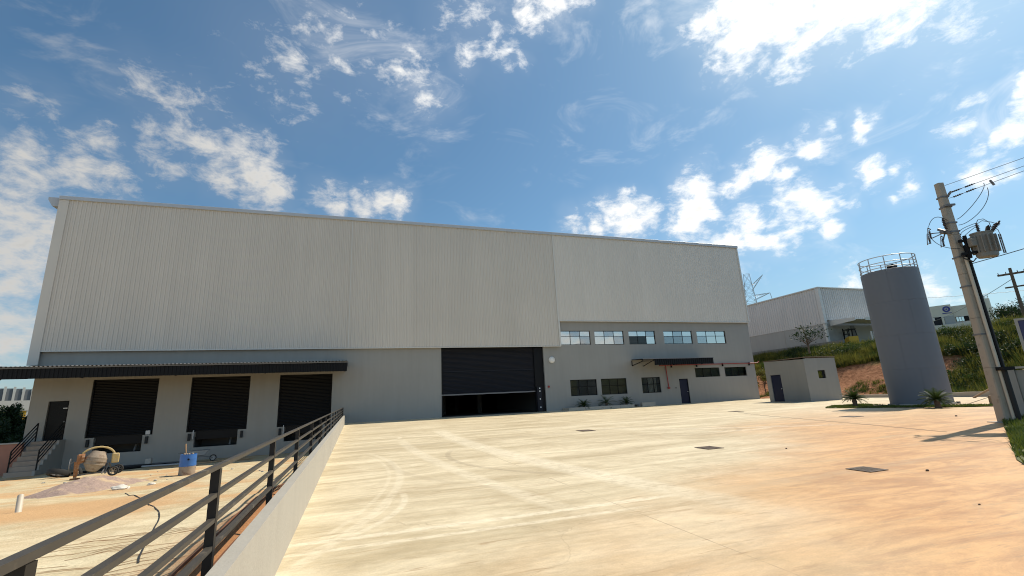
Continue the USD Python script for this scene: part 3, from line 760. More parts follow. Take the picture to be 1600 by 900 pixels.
# canopy over the docks
CN = part(W, 'dock_canopy', corrugated(-20.2, -0.62, 3.41, 4.02, -2.80, 0.20, 0.03, 0.05, 0.02), 'black', label='long black canopy over the dock doors with ribbed fascia')
rs = corrugated(-20.2, -0.56, 0.0, 1.0, 0.0, 0.20, 0.035, 0.06, 0.025)
v = np.array(rs.vertices); v = np.stack([v[:, 0], -2.98 + v[:, 2] * 3.1, 4.055 - v[:, 1] + v[:, 2] * 0.22], 1)
part(CN, 'roof_sheet', trimesh.Trimesh(v, rs.faces, process=False), 'galv_dark')
part(CN, 'eave_trim', bx(-20.2, -0.56, -2.86, -2.805, 3.97, 4.045, 0.006), 'galv_dark')
part(CN, 'soffit', bx(-20.2, -0.64, -2.76, 0.14, 3.82, 3.87), 'black')
for xx in (-19.9, -16, -11.1, -5.9, -0.75):
    part(CN, 'bracket', [bar((xx, 0.14, 3.62), (xx, -2.76, 3.76), 0.06), bar((xx, 0.14, 3.78), (xx, -2.76, 3.80), 0.06)], 'black')
part(CN, 'end_cap', slab_yz(Polygon([(-2.80, 3.41), (-2.72, 3.41), (-2.3, 3.80), (0.14, 3.95), (0.14, 4.20), (-2.80, 4.02)]), -0.62, -0.58), 'black')
# canopy over the office door
xa, xb, yf = 23.15, 30.55, -1.55
CN = part(W, 'entrance_canopy', corrugated(xa + 1.15, xb, 3.36, 3.87, yf, 0.22, 0.05, 0.07, 0.03), 'black', label='short black ribbed canopy over the office entrance')
part(CN, 'roof_sheet', sheet(sbox(xa, yf, xb, 0.14), lambda x, y: 3.92 + 0.05 * (y - yf), 0.05), 'black')
part(CN, 'top_rail', bx(xa, xb + .02, yf - .06, yf, 3.87, 3.93), 'galv_dark')
part(CN, 'end_frame', [bar((xa, 0.14, 3.45), (xa, 0.14, 3.90), 0.06), bar((xa, 0.14, 3.46), (xa, yf, 3.72), 0.06), bar((xa, yf, 3.70), (xa, yf, 3.90), 0.06), bar((xa, yf, 3.72), (xa + 1.15, yf, 3.72), 0.05)], 'black')
for xx in (24.3, 27.4, 30.5):
    part(CN, 'bracket', bar((xx, 0.14, 3.40), (xx, yf + .05, 3.80), 0.05), 'black')

# ------------------------------------------------------------------ steps to the left door
S = thing('steps', 'seven dusty concrete steps with two black handrails up to the left door', 'steps', (-16.95, -1.2, -1.72))
for k in range(7):
    part(S, 'step', bx(-17.62, -16.42, -2.30 + .30 * k, -2.0 + .30 * k if k < 6 else 0.14, -1.80, -1.72 + .2457 * (k + 1) - (0.004 if k == 6 else 0)), 'steps')
zz = [-1.72 + .2457 * k for k in range(8)]
pr = [(0.14, -1.8), (-2.30, -1.8)]
for k in range(7):
    pr += [(-2.302 + .30 * k, zz[k + 1] + .01), (-2.302 + .30 * (k + 1) if k < 6 else 0.14, zz[k + 1] + .01)]
part(S, 'side_wall', slab_yz(Polygon(pr), -16.418, -16.30), 'wall')
for xx in (-17.56, -16.36):
    a, b = np.array([xx, -2.12, -1.40]), np.array([xx, -0.22, 0.03])
    R_ = part(S, 'handrail', [bar(a + [0, 0, h], b + [0, 0, h], 0.045) for h in (0.98,)], 'black')
    for h in (0.76, 0.54, 0.32):
        part(R_, 'rail', bar(a + [0, 0, h], b + [0, 0, h], 0.035), 'black')
    part(R_, 'post', bar(a + [0, 0, -.1], a + [0, 0, 1.0], 0.05), 'black'); part(R_, 'post', bar(b + [0, 0, -.1], b + [0, 0, 1.0], 0.05), 'black')
LW = thing('boundary_wall', 'low reddish rendered wall with pale coping left of the steps', 'wall', (-24, -0.9, -1.8))
part(LW, 'wall', bx(-34, -17.75, -0.95, -0.75, -2.6, -0.06), 'brick_red'); part(LW, 'coping', bx(-34, -17.72, -1.0, -0.70, -0.055, 0.02, 0.01), 'concrete')

# ------------------------------------------------------------------ kerb wall and guard rail between yard and dock apron
def slopebox(x0, x1, ya, yb, lo, hi):
    V = [(x, y, yz(y) + h) for y in (ya, yb) for x, h in ((x0, lo), (x1, lo), (x1, hi), (x0, hi))]
    F = np.array([(0, 1, 2, 3), (5, 4, 7, 6), (0, 4, 5, 1), (1, 5, 6, 2), (2, 6, 7, 3), (3, 7, 4, 0)])[:, ::-1] if False else np.array([(0, 1, 2, 3), (5, 4, 7, 6), (0, 4, 5, 1), (1, 5, 6, 2), (2, 6, 7, 3), (3, 7, 4, 0)])
    return trimesh.Trimesh(np.array(V, float), np.vstack([F[:, [0, 1, 2]], F[:, [0, 2, 3]]]), process=False)


single('kerb_wall', slopebox(-0.70, -0.605, -60, 0.12, -2.2, 0.585), 'curb', 'long low rendered wall under the guard rail at the yard edge', 'low wall')
GR = thing('guard_rail', 'long graphite grey steel guard rail running along the low wall to the warehouse', 'railing', (-0.78, -18, -0.2))
ya, yb = -41.0, 0.06
for h in (1.083, 0.925, 0.785, 0.635):
    part(GR, 'top_rail' if h > 1 else 'rail', slopebox(-0.795, -0.760, ya, yb, h - 0.024, h), 'rail')
posts = [-34.04, -32.26, -30.18, -27.99, -25.56] + [-23.1 - 0 + 2.3 * k for k in range(11)] + [-35.9, -37.9, -39.9]
for y in posts:
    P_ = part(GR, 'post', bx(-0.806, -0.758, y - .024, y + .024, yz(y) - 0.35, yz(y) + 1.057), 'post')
    part(P_, 'fixing_plate', bx(-0.757, -0.702, y - .05, y + .05, yz(y) + 0.30, yz(y) + 0.42), 'rail')

# ------------------------------------------------------------------ yard furniture
def manhole(p0, label, s=(0.55, 0.42)):
    t = thing('drain_grate', label, 'drain grate', (*p0, yz(p0[1])))
    z = yz(p0[1]); x, y = p0
    part(t, 'frame', [slopebox(x - s[0], x + s[0], y - s[1], y - s[1] + .04, 0.002, 0.012), slopebox(x - s[0], x + s[0], y + s[1] - .04, y + s[1], 0.002, 0.012), slopebox(x - s[0], x - s[0] + .04, y - s[1] + .04, y + s[1] - .04, 0.002, 0.012), slopebox(x + s[0] - .04, x + s[0], y - s[1] + .04, y + s[1] - .04, 0.002, 0.012)], 'grate')
    part(t, 'pit', slopebox(x - s[0] + .04, x + s[0] - .04, y - s[1] + .04, y + s[1] - .04, 0.0015, 0.004), 'rubber')
    for k in range(9):
        xx = x - s[0] + .09 + k * (2 * s[0] - .18) / 8
        part(t, 'bar', slopebox(xx - .025, xx + .025, y - s[1] + .04, y + s[1] - .04, 0.0045, 0.012), 'grate')
    return t


manhole((7.80, -29.95), 'nearest and largest rusty drain grate in the yard, lower right', (0.20, 0.20))
manhole((7.91, -26.26), 'second rusty drain grate from the camera, in the middle of the yard', (0.22, 0.24))
manhole((8.17, -19.47), 'small far drain grate in line with the open gate', (0.26, 0.30))
manhole((19.71, -14.76), 'far drain grate in front of the office door', (0.30, 0.28))
manhole((18.51, -21.97), 'far drain grate in front of the cycad and tank', (0.28, 0.30))


def crack(pts, w, label):
    ms = []
    for (x0, y0), (x1, y1) in zip(pts[:-1], pts[1:]):
        d = np.array([x1 - x0, y1 - y0]); n = np.array([-d[1], d[0]]) / np.hypot(*d) * w / 2
        V = [(x0 + n[0], y0 + n[1], yz(y0) + .0045), (x0 - n[0], y0 - n[1], yz(y0) + .0045), (x1 - n[0], y1 - n[1], yz(y1) + .0045), (x1 + n[0], y1 + n[1], yz(y1) + .0045)]
        ms.append(trimesh.Trimesh(np.array(V), [(0, 1, 2), (0, 2, 3)], process=False))
    single('joint', ms, 'grate', label, 'joint')


crack([(19.4, -15.2), (18.4, -16.9), (17.5, -18.96), (16.6, -21.4), (15.5, -24.6), (14.4, -27.4)], 0.04, 'long thin dark joint curving across the yard towards the pole shadow')

# stones and dark clods lying on the slab
for (x, y, s, lab) in ((8.35, -30.48, .028, 'dark clod of earth on the slab right of the nearest grate'), (9.0, -27.4, .022, 'tiny dark stone on the slab above the second grate'), (20.0, -24.6, .045, 'small dark stone near the far right edge of the slab'), (6.6, -32.0, .014, 'small dark twig scrap on the ochre slab at the lower right')):
    m = trimesh.creation.icosphere(2, s); m.vertices = m.vertices * (1, .7, .6) * (1 + .5 * (meshkit.fbm(m.vertices * 25, 3, 5)[:, None] - .5)) + (x, y, yz(y) + s * .4)
    single('stone', m, 'bark', lab, 'stone', smooth=True)

# planter against the wall, with kerb
P = thing('planter', 'shallow planting bed with pale kerb along the office wall', 'planter', (19.8, -0.45, 0.0))
for k, (a, b) in enumerate(((16.3, 17.6), (17.61, 19.2), (19.21, 20.8), (20.81, 22.2))):
    part(P, 'kerb', bx(a, b - .012, -1.08, -0.95, -0.10, 0.20, 0.012), 'kerb')
part(P, 'kerb', bx(16.17, 16.295, -1.08, 0.14, -0.10, 0.20, 0.012), 'kerb')
part(P, 'kerb', bx(23.0, 24.3, -1.02, -0.72, -0.10, 0.30, 0.012), 'kerb')
m = grid(np.linspace(16.3, 23.3, 60), np.linspace(-0.95, 0.145, 12), lambda x, y: 0.10 + 0.08 * meshkit.fbm(np.stack([x * 3, y * 3, 0 * x], -1), 4, 2))
part(P, 'soil', m, 'planter', True)


def cycad_meshes(seed, nf, L, lift):
    r = np.random.default_rng(seed)
    fr = []
    for i in range(nf):
        a = 2 * math.pi * (i * 0.381966 + r.uniform(-.03, .03)); t = i / nf
        el = math.radians(lift - 62 * (1 - t) + r.uniform(-6, 6)); l = L * r.uniform(.85, 1.1)
        n = 12; p = np.array([0, 0, 0.0]); e = el; pts = [p]
        for k in range(n):
            e -= math.radians(3.0 + 3.5 * (1 - t))
            p = p + l / n * np.array([math.cos(a) * math.cos(e), math.sin(a) * math.cos(e), math.sin(e)]); pts.append(p)
        pts = np.array(pts)
        fr.append(tube(pts, np.linspace(.010, .003, n + 1), 4, False))
        V, F = [], []
        for k in range(1, 2 * n):
            f = k / 2; i0 = min(int(f), n - 1); c = pts[i0] + (pts[i0 + 1] - pts[i0]) * (f - i0)
            d = pts[i0 + 1] - pts[i0]; d /= np.linalg.norm(d)
            side = np.cross(d, [0, 0, 1.0]); side /= max(np.linalg.norm(side), 1e-6); up = np.cross(side, d)
            ll = l * 0.26 * math.sin(math.pi * min(.95, .15 + .85 * f / n)) + .02
            for s in (-1, 1):
                tip = c + ll * (s * side * .8 + d * .55 + up * .30)
                w = d * .013
                b = len(V); V += [c - w, c + w, tip]; F.append((b, b + 1, b + 2))
        fr.append(trimesh.Trimesh(np.array(V), np.array(F), process=False))
    tr = lathe([(.0001, -.05), (.11, -.05), (.13, .02), (.10, .10), (.12, .16), (.08, .22), (.0001, .24)], 14)
    return tr, cat_mesh(fr)


def cycad(seed, loc, label, L=.9, nf=26, lift=86, th=0.2):
    t = thing('cycad', label, 'cycad', loc)
    tr, cr = cycad_meshes(seed, nf, L, lift)
    tr.vertices = tr.vertices * (1, 1, th / .2); cr.vertices = cr.vertices + (0, 0, th)
    part(t, 'trunk', tr, 'bark', 40, world=False); part(t, 'crown', cr, 'cycad', world=False)


cycad(1, (17.75, -0.55, .12), 'small bushy cycad at the left end of the planter', .75, 24, 80, .12)
cycad(2, (19.95, -0.40, .12), 'sparse spreading cycad in the middle of the planter', 1.0, 13, 66, .28)
cycad(3, (21.85, -0.40, .12), 'small upright cycad at the right end of the planter', .75, 18, 88, .15)
cycad(4, (25.3, -17.3, yz(-17.3)), 'dense cycad on the grass strip left of the tank', .66, 40, 84, .36)
cycad(5, (25.0, -21.25, yz(-21)), 'loose cycad on the grass strip right of the tank', .72, 36, 76, .30)

# pump house
H = thing('pump_house', 'small grey flat roofed pump house with navy door and tiny window', 'hut', (33, -8.1, -.12))
hx0, hx1, hy0, hy1, ht = 31.15, 34.30, -9.95, -6.40, 2.98
side = Polygon([(hy0, -.4), (hy1, -.4), (hy1, ht + .04), (hy0, ht - .06)]).difference(sbox(-7.75, -.4, -6.80, 1.94))
part(H, 'wall', slab_yz(side, hx0, hx0 + .18), 'wall_b')
fr = sbox(hx0 + .18, -.4, hx1, ht).difference(sbox(32.35, 1.50, 33.08, 2.08))
part(H, 'wall', slab_xz(fr, hy0, hy0 + .18), 'wall_b')
part(H, 'wall', [bx(hx1 - .18, hx1, hy0 + .18, hy1, -.4, ht), bx(hx0 + .18, hx1 - .18, hy1 - .18, hy1, -.4, ht)], 'wall_b')
part(H, 'roof', bx(hx0 - .04, hx1 + .04, hy0 - .04, hy1 + .04, ht + .045, ht + .10, .01), 'bark', label='thin dark brown roof edge')
D = part(H, 'door', bx(hx0 + .06, hx0 + .11, -7.73, -6.82, -.10, 1.92), 'navy_door')
part(D, 'handle', bx(hx0 + .01, hx0 + .058, -7.66, -7.60, .85, .92), 'galv')
F_ = part(H, 'window', [bx(32.35, 33.08, hy0 + .06, hy0 + .10, 1.50, 1.54), bx(32.35, 33.08, hy0 + .06, hy0 + .10, 2.03, 2.08), bx(32.35, 32.40, hy0 + .06, hy0 + .10, 1.54, 2.03), bx(32.86, 33.08, hy0 + .055, hy0 + .10, 1.54, 2.03)], 'black')
part(F_, 'pane', bx(32.40, 32.86, hy0 + .075, hy0 + .085, 1.54, 2.03), 'glass_sky')

# water tank
TX, TY, TR, TB, TT = 28.35, -18.6, 1.30, -0.23, 6.98
T = thing('water_tank', 'tall grey cylindrical water tank with white guard rail on top', 'water tank', (TX, TY, TB))
prof = [(0.0001, TB + .02), (TR, TB + .02)]
for k, z in enumerate(np.linspace(TB + .02, TT, 5)[1:-1]):
    prof += [(TR, z - .012), (TR - .007, z), (TR, z + .012)]
prof += [(TR, TT - .02), (TR - .02, TT), (0.0001, TT + .12)]
part(T, 'shell', lathe(prof, 72, (TX, TY, 0)), 'tank', 30)
part(T, 'base_ring', lathe([(TR + .01, TB - .02), (TR + .10, TB - .02), (TR + .10, TB + .06), (TR + .01, TB + .06)], 60, (TX, TY, 0)), 'concrete', 30)
part(T, 'weld_seam', [tube([(TX + (TR + .002) * math.cos(a), TY + (TR + .002) * math.sin(a), z0), (TX + (TR + .002) * math.cos(a), TY + (TR + .002) * math.sin(a), z1)], .004, 6) for a, z0, z1 in ((3.9, TB + .05, 1.6), (3.5, 1.6, 3.4), (4.1, 3.4, 5.2), (3.6, 5.2, TT - .05))], 'tank')
ring = lambda r, z, rr=.022: tube([(TX + r * math.cos(2 * math.pi * k / 56), TY + r * math.sin(2 * math.pi * k / 56), z) for k in range(57)], rr, 7, False)
RL = part(T, 'guard_rail', ring(TR - .02, TT + .74, .024), 'galv', True)
part(RL, 'mid_rail', ring(TR - .02, TT + .40), 'galv', True); part(RL, 'toe_rail', ring(TR - .02, TT + .12), 'galv', True)
for k in range(11):
    a = 2 * math.pi * k / 11 + .2
    part(RL, 'post', bar((TX + (TR - .02) * math.cos(a), TY + (TR - .02) * math.sin(a), TT - .1), (TX + (TR - .02) * math.cos(a), TY + (TR - .02) * math.sin(a), TT + .74), .035), 'galv')
part(T, 'hatch', [bx(TX - .8, TX - .45, TY - .75, TY - .45, TT + .05, TT + .25)], 'black')
for a in (2.95, 4.35, 5.1):
    part(T, 'anchor', bx(TX + (TR + .14) * math.cos(a) - .06, TX + (TR + .14) * math.cos(a) + .06, TY + (TR + .14) * math.sin(a) - .06, TY + (TR + .14) * math.sin(a) + .06, TB - .02, TB + .10), 'galv_dark')

# grass strips
def blades(poly, z, count, seed, h=(.05, .12)):
    r = np.random.default_rng(seed); b = poly.bounds; V, F = [], []
    import shapely
    x = r.uniform(b[0], b[2], count * 4); y = r.uniform(b[1], b[3], count * 4)
    k = shapely.contains_xy(poly, x, y) & (meshkit.fbm(np.stack([x, y, 0 * x], -1) * 1.1, 4, 12) > .40); x, y = x[k][:count], y[k][:count]
    zz = z(x, y); n = len(x)
    a = r.uniform(0, 6.283, n); l = r.uniform(*h, n); lean = r.uniform(.1, .9, n); w = r.uniform(.006, .014, n) * 1.6
    c, s = np.cos(a), np.sin(a)
    p0 = np.stack([x - s * w, y + c * w, zz], 1); p1 = np.stack([x + s * w, y - c * w, zz], 1); p2 = np.stack([x + c * l * lean, y + s * l * lean, zz + l], 1)
    V = np.stack([p0, p1, p2], 1).reshape(-1, 3)
    return trimesh.Trimesh(V, np.arange(3 * n).reshape(-1, 3), process=False)


V1 = Polygon([(7.2, -32.62), (10.40, -30.58), (25.98, -22.86), (27.3, -23.4), (22.6, -28.5), (24, -36), (8, -36)])
ISL = Polygon([(23.6, -16.9), (24.2, -18.6), (25.6, -21.6), (26.4, -22.6), (27.6, -22.0), (26.9, -20.6), (26.6, -18.9), (26.9, -17.2), (27.6, -16.2), (25.6, -15.8)])
zv = lambda x, y: yz(y) + .008 + .03 * meshkit.fbm(np.stack([x, y, 0 * x], -1) * 1.5, 4, 4)
def subd(poly, z, t=.12):
    m = sheet(poly, z, t)
    for _ in range(4):
        m = m.subdivide()
    v = np.array(m.vertices); top = v[:, 2] > yz(v[:, 1]) - .03
    v[top, 2] = z(v[top, 0], v[top, 1])
    return trimesh.Trimesh(v, m.faces, process=False)
single('verge', subd(V1, zv), 'grass_ground', kind='structure', smooth=True)
single('grass_island', subd(ISL, zv, .05), 'island_earth', kind='structure', smooth=True)
single('verge_grass', blades(V1, zv, 60000, 3, (.05, .15)), 'grass', 'bright green short grass on the verge at the right edge', 'grass', kind='stuff')
single('strip_grass', blades(ISL, zv, 9000, 4, (.03, .08)), 'grass', 'thin green grass strip round the foot of the tank', 'grass', kind='stuff')
single('bank_kerb', bx(37.55, 37.80, -30, -3.0, -.6, .12, .015), 'kerb', 'low concrete kerb at the foot of the red bank', 'kerb')

# boundary wall on the right
RW = thing('side_wall', 'grey rendered boundary wall with coping at the right edge behind the pole', 'wall', (21.5, -29.5, -.4))
A_, B_ = np.array([19.75, -26.25]), np.array([25.6, -36.0]); dd = (B_ - A_) / np.linalg.norm(B_ - A_); nn = np.array([-dd[1], dd[0]])
def wallbox(s0, s1, o0, o1, z0, z1):
    P4 = [A_ + dd * s + nn * o for s, o in ((s0, o0), (s1, o0), (s1, o1), (s0, o1))]
    m = trimesh.creation.extrude_polygon(Polygon(P4), z1 - z0, engine='earcut'); m.apply_translation((0, 0, z0)); return m
part(RW, 'wall', wallbox(0.32, 11, -.08, .08, -.6, 1.16), 'wall'); part(RW, 'pillar', wallbox(-.02, .30, -.14, .14, -.6, 1.20), 'wall'); part(RW, 'coping', wallbox(-.06, 11, -.17, .17, 1.205, 1.27), 'concrete')

# sign, timber prop and stump
SG = thing('sign_board', 'navy sign board in a grey frame on the grassy bank at the right edge', 'sign', (41.6, -18.35, 2.0), 28)
part(SG, 'panel', bx(-.08, .0, -.8, .8, .7, 2.5), 'sign', world=False); part(SG, 'frame', [bx(-.12, .04, .8, .94, .5, 2.64), bx(-.12, .04, -.8, .8, 2.5, 2.64), bx(-.12, .04, -.94, -.8, .5, 2.64)], 'concrete', world=False)
for q in (-.7, .7):
    part(SG, 'post', bx(.045, .14, q - .05, q + .05, -2.0, 2.4), 'galv_dark', world=False)
single('timber_prop', bar((35.6, -17.1, -.2), (37.1, -19.2, 1.35), .14, .10), 'wood', 'slanting raw timber prop left of the concrete pole', 'timber')
ST = thing('stub_post', 'short reddish wooden stub post with a slanting wire by the grass', 'post', (27.6, -21.9, -.26))
part(ST, 'post', lathe([(.0001, -.1), (.085, -.1), (.08, .38), (.06, .42), (.0001, .43)], 12), 'wood', world=False); part(ST, 'stay', tube([(0, .05, .35), (-.25, .9, .02)], .012, 6), 'wire', world=False)

# ------------------------------------------------------------------ concrete pole with transformer
PX, PY = 18.05, -26.9; PZ = yz(PY) - .02
PL = thing('utility_pole', 'tapered pale concrete utility pole carrying the transformer at the right', 'utility pole', (PX, PY, PZ))
ang = math.radians(-22); ca, sa = math.cos(ang), math.sin(ang)
ex, ey = np.array([ca, sa, 0]), np.array([-sa, ca, 0])      # across and along
def pol(u, v, z):
    return np.array([PX, PY, PZ]) + ex * u + ey * v + np.array([0, 0, z])
HP = 7.60
def polw(z):
    t = z / HP
    return .180 * (1 - t) + .105 * t, .150 * (1 - t) + .09 * t
segs = [0, 1.6, 3.1, 4.5, 5.8, 6.8, HP]
for z0, z1 in zip(segs[:-1], segs[1:]):
    pts = []
    for z in (z0 + .004, z1 - .004):
        a, b = polw(z); c = .028
        pts += [pol(sx * a - sx * ox, sy * b - sy * oy, z) for sx in (-1, 1) for sy in (-1, 1) for ox, oy in ((c, 0), (0, c))]
    part(PL, 'shaft', trimesh.convex.convex_hull(np.array(pts)), 'pole')
part(PL, 'footing', [trimesh.convex.convex_hull(np.array([pol(a, b, z) for a in (-.30, .42) for b in (-.38, .32) for z in (-.2, .045)]))], 'concrete')
for z in (2.6, 4.1, 5.05, 5.9, 6.2, 6.75, 7.1):
    a, b = polw(z)
    part(PL, 'band', [trimesh.convex.convex_hull(np.array([pol(sx * (a + .012), sy * (b + .012), zz) for sx in (-1, 1) for sy in (-1, 1) for zz in (z - .025, z + .025)]))], 'galv_dark')
# conduits down the right hand face
def down(u, v, z0, z1, r, mat, name, lab=None, extra=()):
    pts = [pol(u * polw(z)[0], -polw(z)[1] - v, z) for z in np.linspace(z1, z0, 12)] + [pol(*e) for e in extra]
    part(PL, name, tube(pts, r, 10), mat, 40, label=lab)
down(.10, .05, .10, 5.0, .045, 'pvc', 'conduit', 'white conduit running down the pole')
down(.75, .045, .25, 5.4, .04, 'black', 'conduit', 'black conduit running down the pole')
down(1.0, .06, .1, 4.9, .022, 'wire', 'conduit')
down(.45, .12, .05, 1.55, .065, 'rubber', 'cable_boot', 'thick black cable cover at the foot of the pole', ((.25, -.55, .03),))
part(PL, 'clamp', [trimesh.convex.convex_hull(np.array([pol(u, v, z) for u in (-.06, .26) for v in (-.40, -.16) for z in (1.50, 1.60)]))], 'black')
part(PL, 'crossarm', [bar(pol(-.30, .05, 5.95), pol(.12, .22, 5.95), .09), bar(pol(-.15, .3, 6.12), pol(-.15, -.1, 5.85), .07)], 'galv_dark')

TRc = np.array([18.37, -27.42, 0]); tz = PZ + 4.92
TF = thing('transformer', 'grey pole mounted transformer with fins and bushings', 'transformer', (TRc[0], TRc[1], tz), -25)
body = [(0.0001, 0), (.20, 0), (.225, .05), (.225, .74), (.24, .75), (.24, .79), (0.0001, .83)]
bm = lathe([(r, h) for r, h in body], 12); bm.vertices = bm.vertices * (1.25, .95, 1)
part(TF, 'body', bm, 'grey_metal', 30, world=False)
for k in range(14):
    a = 2 * math.pi * k / 14
    c = np.array([math.cos(a) * .27, math.sin(a) * .21, 0]); o = np.array([math.cos(a), math.sin(a), 0])
    part(TF, 'fin', bar(c + o * .04 + (0, 0, .12), c + o * .04 + (0, 0, .68), .022, .11) if False else trimesh.convex.convex_hull(np.array([c + o * r + np.array([-math.sin(a), math.cos(a), 0]) * w + np.array([0, 0, z]) for r in (-.02, .075) for w in (-.011, .011) for z in (.14, .68)])), 'grey_metal', world=False)
def insul(base, d, n=4, r=.045, step=.055):
    pr = [(.0001, 0)]
    for k in range(n):
        pr += [(r * .5, k * step), (r, k * step + .015), (r * .5, k * step + .03)]
    pr += [(r * .35, n * step + .04), (.0001, n * step + .05)]
    return lathe(pr, 10, base, d)
for x, y, d in ((-.05, .0, (0, 0, 1)), (.24, .08, (.5, .2, .8)), (.27, -.05, (.6, -.1, .8)), (.22, -.16, (.5, -.4, .8))):
    part(TF, 'bushing', insul((x, y, .80), d, 5, .06), 'insul', 40, world=False)
for x in (.33, .38):
    part(TF, 'rack_bar', bar((x, -.16, .05), (x, -.16, .66), .022), 'galv_dark', world=False); part(TF, 'rack_bar', bar((x, .16, .05), (x, .16, .66), .022), 'galv_dark', world=False)
part(TF, 'hanger', [bar((-.26, .0, .18), (-.62, .12, .18), .08), bar((-.26, .0, .60), (-.60, .12, .60), .08), bar((-.45, .05, .02), (-.45, .05, .75), .07)], 'black', world=False)
part(TF, 'low_voltage_box', bx(-.44, -.28, -.13, .13, .36, .62, .015), 'grey_metal', world=False)
for _w in (tube([(-.05, 0, 1.1), (.02, .0, 1.22), (.18, 0, 1.24), (.36, .05, 1.14), (.42, .1, .98)], .009, 6), tube([(-.05, 0, 1.08), (.1, -.04, 1.17), (.3, -.1, 1.08), (.42, -.2, .94)], .009, 6), tube([(.44, .1, 1.0), (.50, .0, .85), (.44, -.1, .62), (.36, -.14, .50)], .009, 6), tube([(-.62, .1, .05), (-.40, .06, -.10), (-.32, .02, .0)], .02, 6)):
    part(TF, 'lead', _w, 'wire', world=False)

# fuse cut-outs on the left of the pole
CU = thing('fuse_cutouts', 'three open fuse cut-outs on a bracket left of the pole top', 'fuse cutouts', tuple(pol(-.35, .2, 5.9)))
for k, (u, v, z) in enumerate(((-.62, .10, 5.95), (-.50, .32, 5.82), (-.38, .0, 5.62))):
    c = pol(u, v, z)
    part(CU, 'insulator', insul(c + (0, 0, -.16), (.25, .1, 1), 5, .035, .05), 'insul', 40)
    part(CU, 'fuse_tube', tube([c + (-.10, .03, -.20), c + (.02, .03, .17)], .014, 7), 'galv')
    part(CU, 'bracket', [bar(c + (-.14, 0, -.19), c + (.03, 0, -.13), .022), bar(c + (-.02, 0, .18), c + (.10, 0, .13), .022), bar(c + (.0, 0, -.02), pol(-.14, .1, 5.95), .025)], 'galv_dark')
part(CU, 'arrester', insul(pol(-.22, -.06, 6.0), (-.12, .0, 1), 6, .055, .055), 'insul', 40)

# strain insulators and wires
def sag(p, q, s, n=14):
    t = np.linspace(0, 1, n)[:, None]; P_ = np.array(p) * (1 - t) + np.array(q) * t
    P_[:, 2] -= (4 * s * t * (1 - t))[:, 0]; return P_
q = lambda dx, z: (PX + 2.7 + dx, PY - 9.1 + dx * .3, z)
PW = [(pol(.08, -.10, 7.48), q(0, 8.05), .10, 'thin overhead wire from the very top of the pole'), (pol(.09, -.12, 7.20), q(.3, 7.95), .06, 'overhead wire with brown insulators near the pole top'), (pol(.09, -.12, 7.02), q(-.3, 7.85), .08, 'lower of the wires with brown insulators near the pole top')]
for p, e, s, lab in PW:
    single('overhead_wire', tube(sag(p, e, s), .007, 6), 'wire', lab, 'wire')
IN = thing('strain_insulators', 'row of brown strain insulators tied to the pole top', 'insulators', tuple(pol(.2, -.4, 6.9)))
for p, e, s, lab in PW[1:]:
    d = np.array(e) - np.array(p); d /= np.linalg.norm(d)
    for s0 in (.10, .42):
        part(IN, 'insulator', insul(np.array(p) + d * s0 + (0, 0, -.01), d, 4, .036, .05), 'insul', 40)
part(IN, 'clamp', [bar(np.array(PW[1][0]) + (.28, -.95, .02), np.array(PW[1][0]) + (.30, -1.0, -.16), .05), bar(pol(.05, -.05, 7.05), pol(.12, -.22, 7.22), .05), bar(pol(-.12, -.14, 6.78), pol(.16, -.16, 6.78), .06)], 'galv_dark')
JL = thing('jumper_leads', 'drooping black jumper leads between wires, fuses and transformer', 'cables', tuple(pol(.2, -.3, 6.4)))
a0 = np.array(PW[1][0]); a1 = np.array(PW[2][0])
for pts in ([a0 + (.26, -.80, 0), a0 + (.20, -.66, -.35), a0 + (.08, -.30, -.75), pol(.1, -.15, 6.28)], [a1 + (.26, -.85, 0), a1 + (.22, -.70, -.50), a1 + (.1, -.35, -.85), pol(.1, -.15, 6.08)],
            [pol(-.15, -.1, 6.28), pol(-.45, -.05, 6.42), pol(-.62, .08, 6.15)], [pol(-.62, .1, 5.78), pol(-.5, -.1, 5.42), pol(-.1, -.2, 5.30)], [pol(.1, -.15, 5.75), TRc + (-.30, .32, tz + .98), TRc + (-.05, .02, tz + 1.12)], [pol(.1, -.15, 5.62), TRc + (-.30, .30, tz + .90), TRc + (-.04, .0, tz + 1.06)], [pol(.1, -.15, 5.30), TRc + (-.35, .38, tz + .62), TRc + (-.12, .05, tz + .98)]):
    P_ = np.array([np.array(x, float) for x in pts]); t = np.linspace(0, 1, 14)
    from scipy.interpolate import CubicSpline
    part(JL, 'lead', tube(CubicSpline(np.linspace(0, 1, len(P_)), P_)(t), .009, 6), 'wire')
single('service_cable', tube(sag(pol(.1, -.12, 4.78), q(0, 6.6), .30), .012, 6), 'wire', 'low sagging cable leaving the pole below the transformer', 'cable')

# ------------------------------------------------------------------ things on the dock apron
def gz(x, y):
    return float(lower(np.array([x]), np.array([y]))[0])


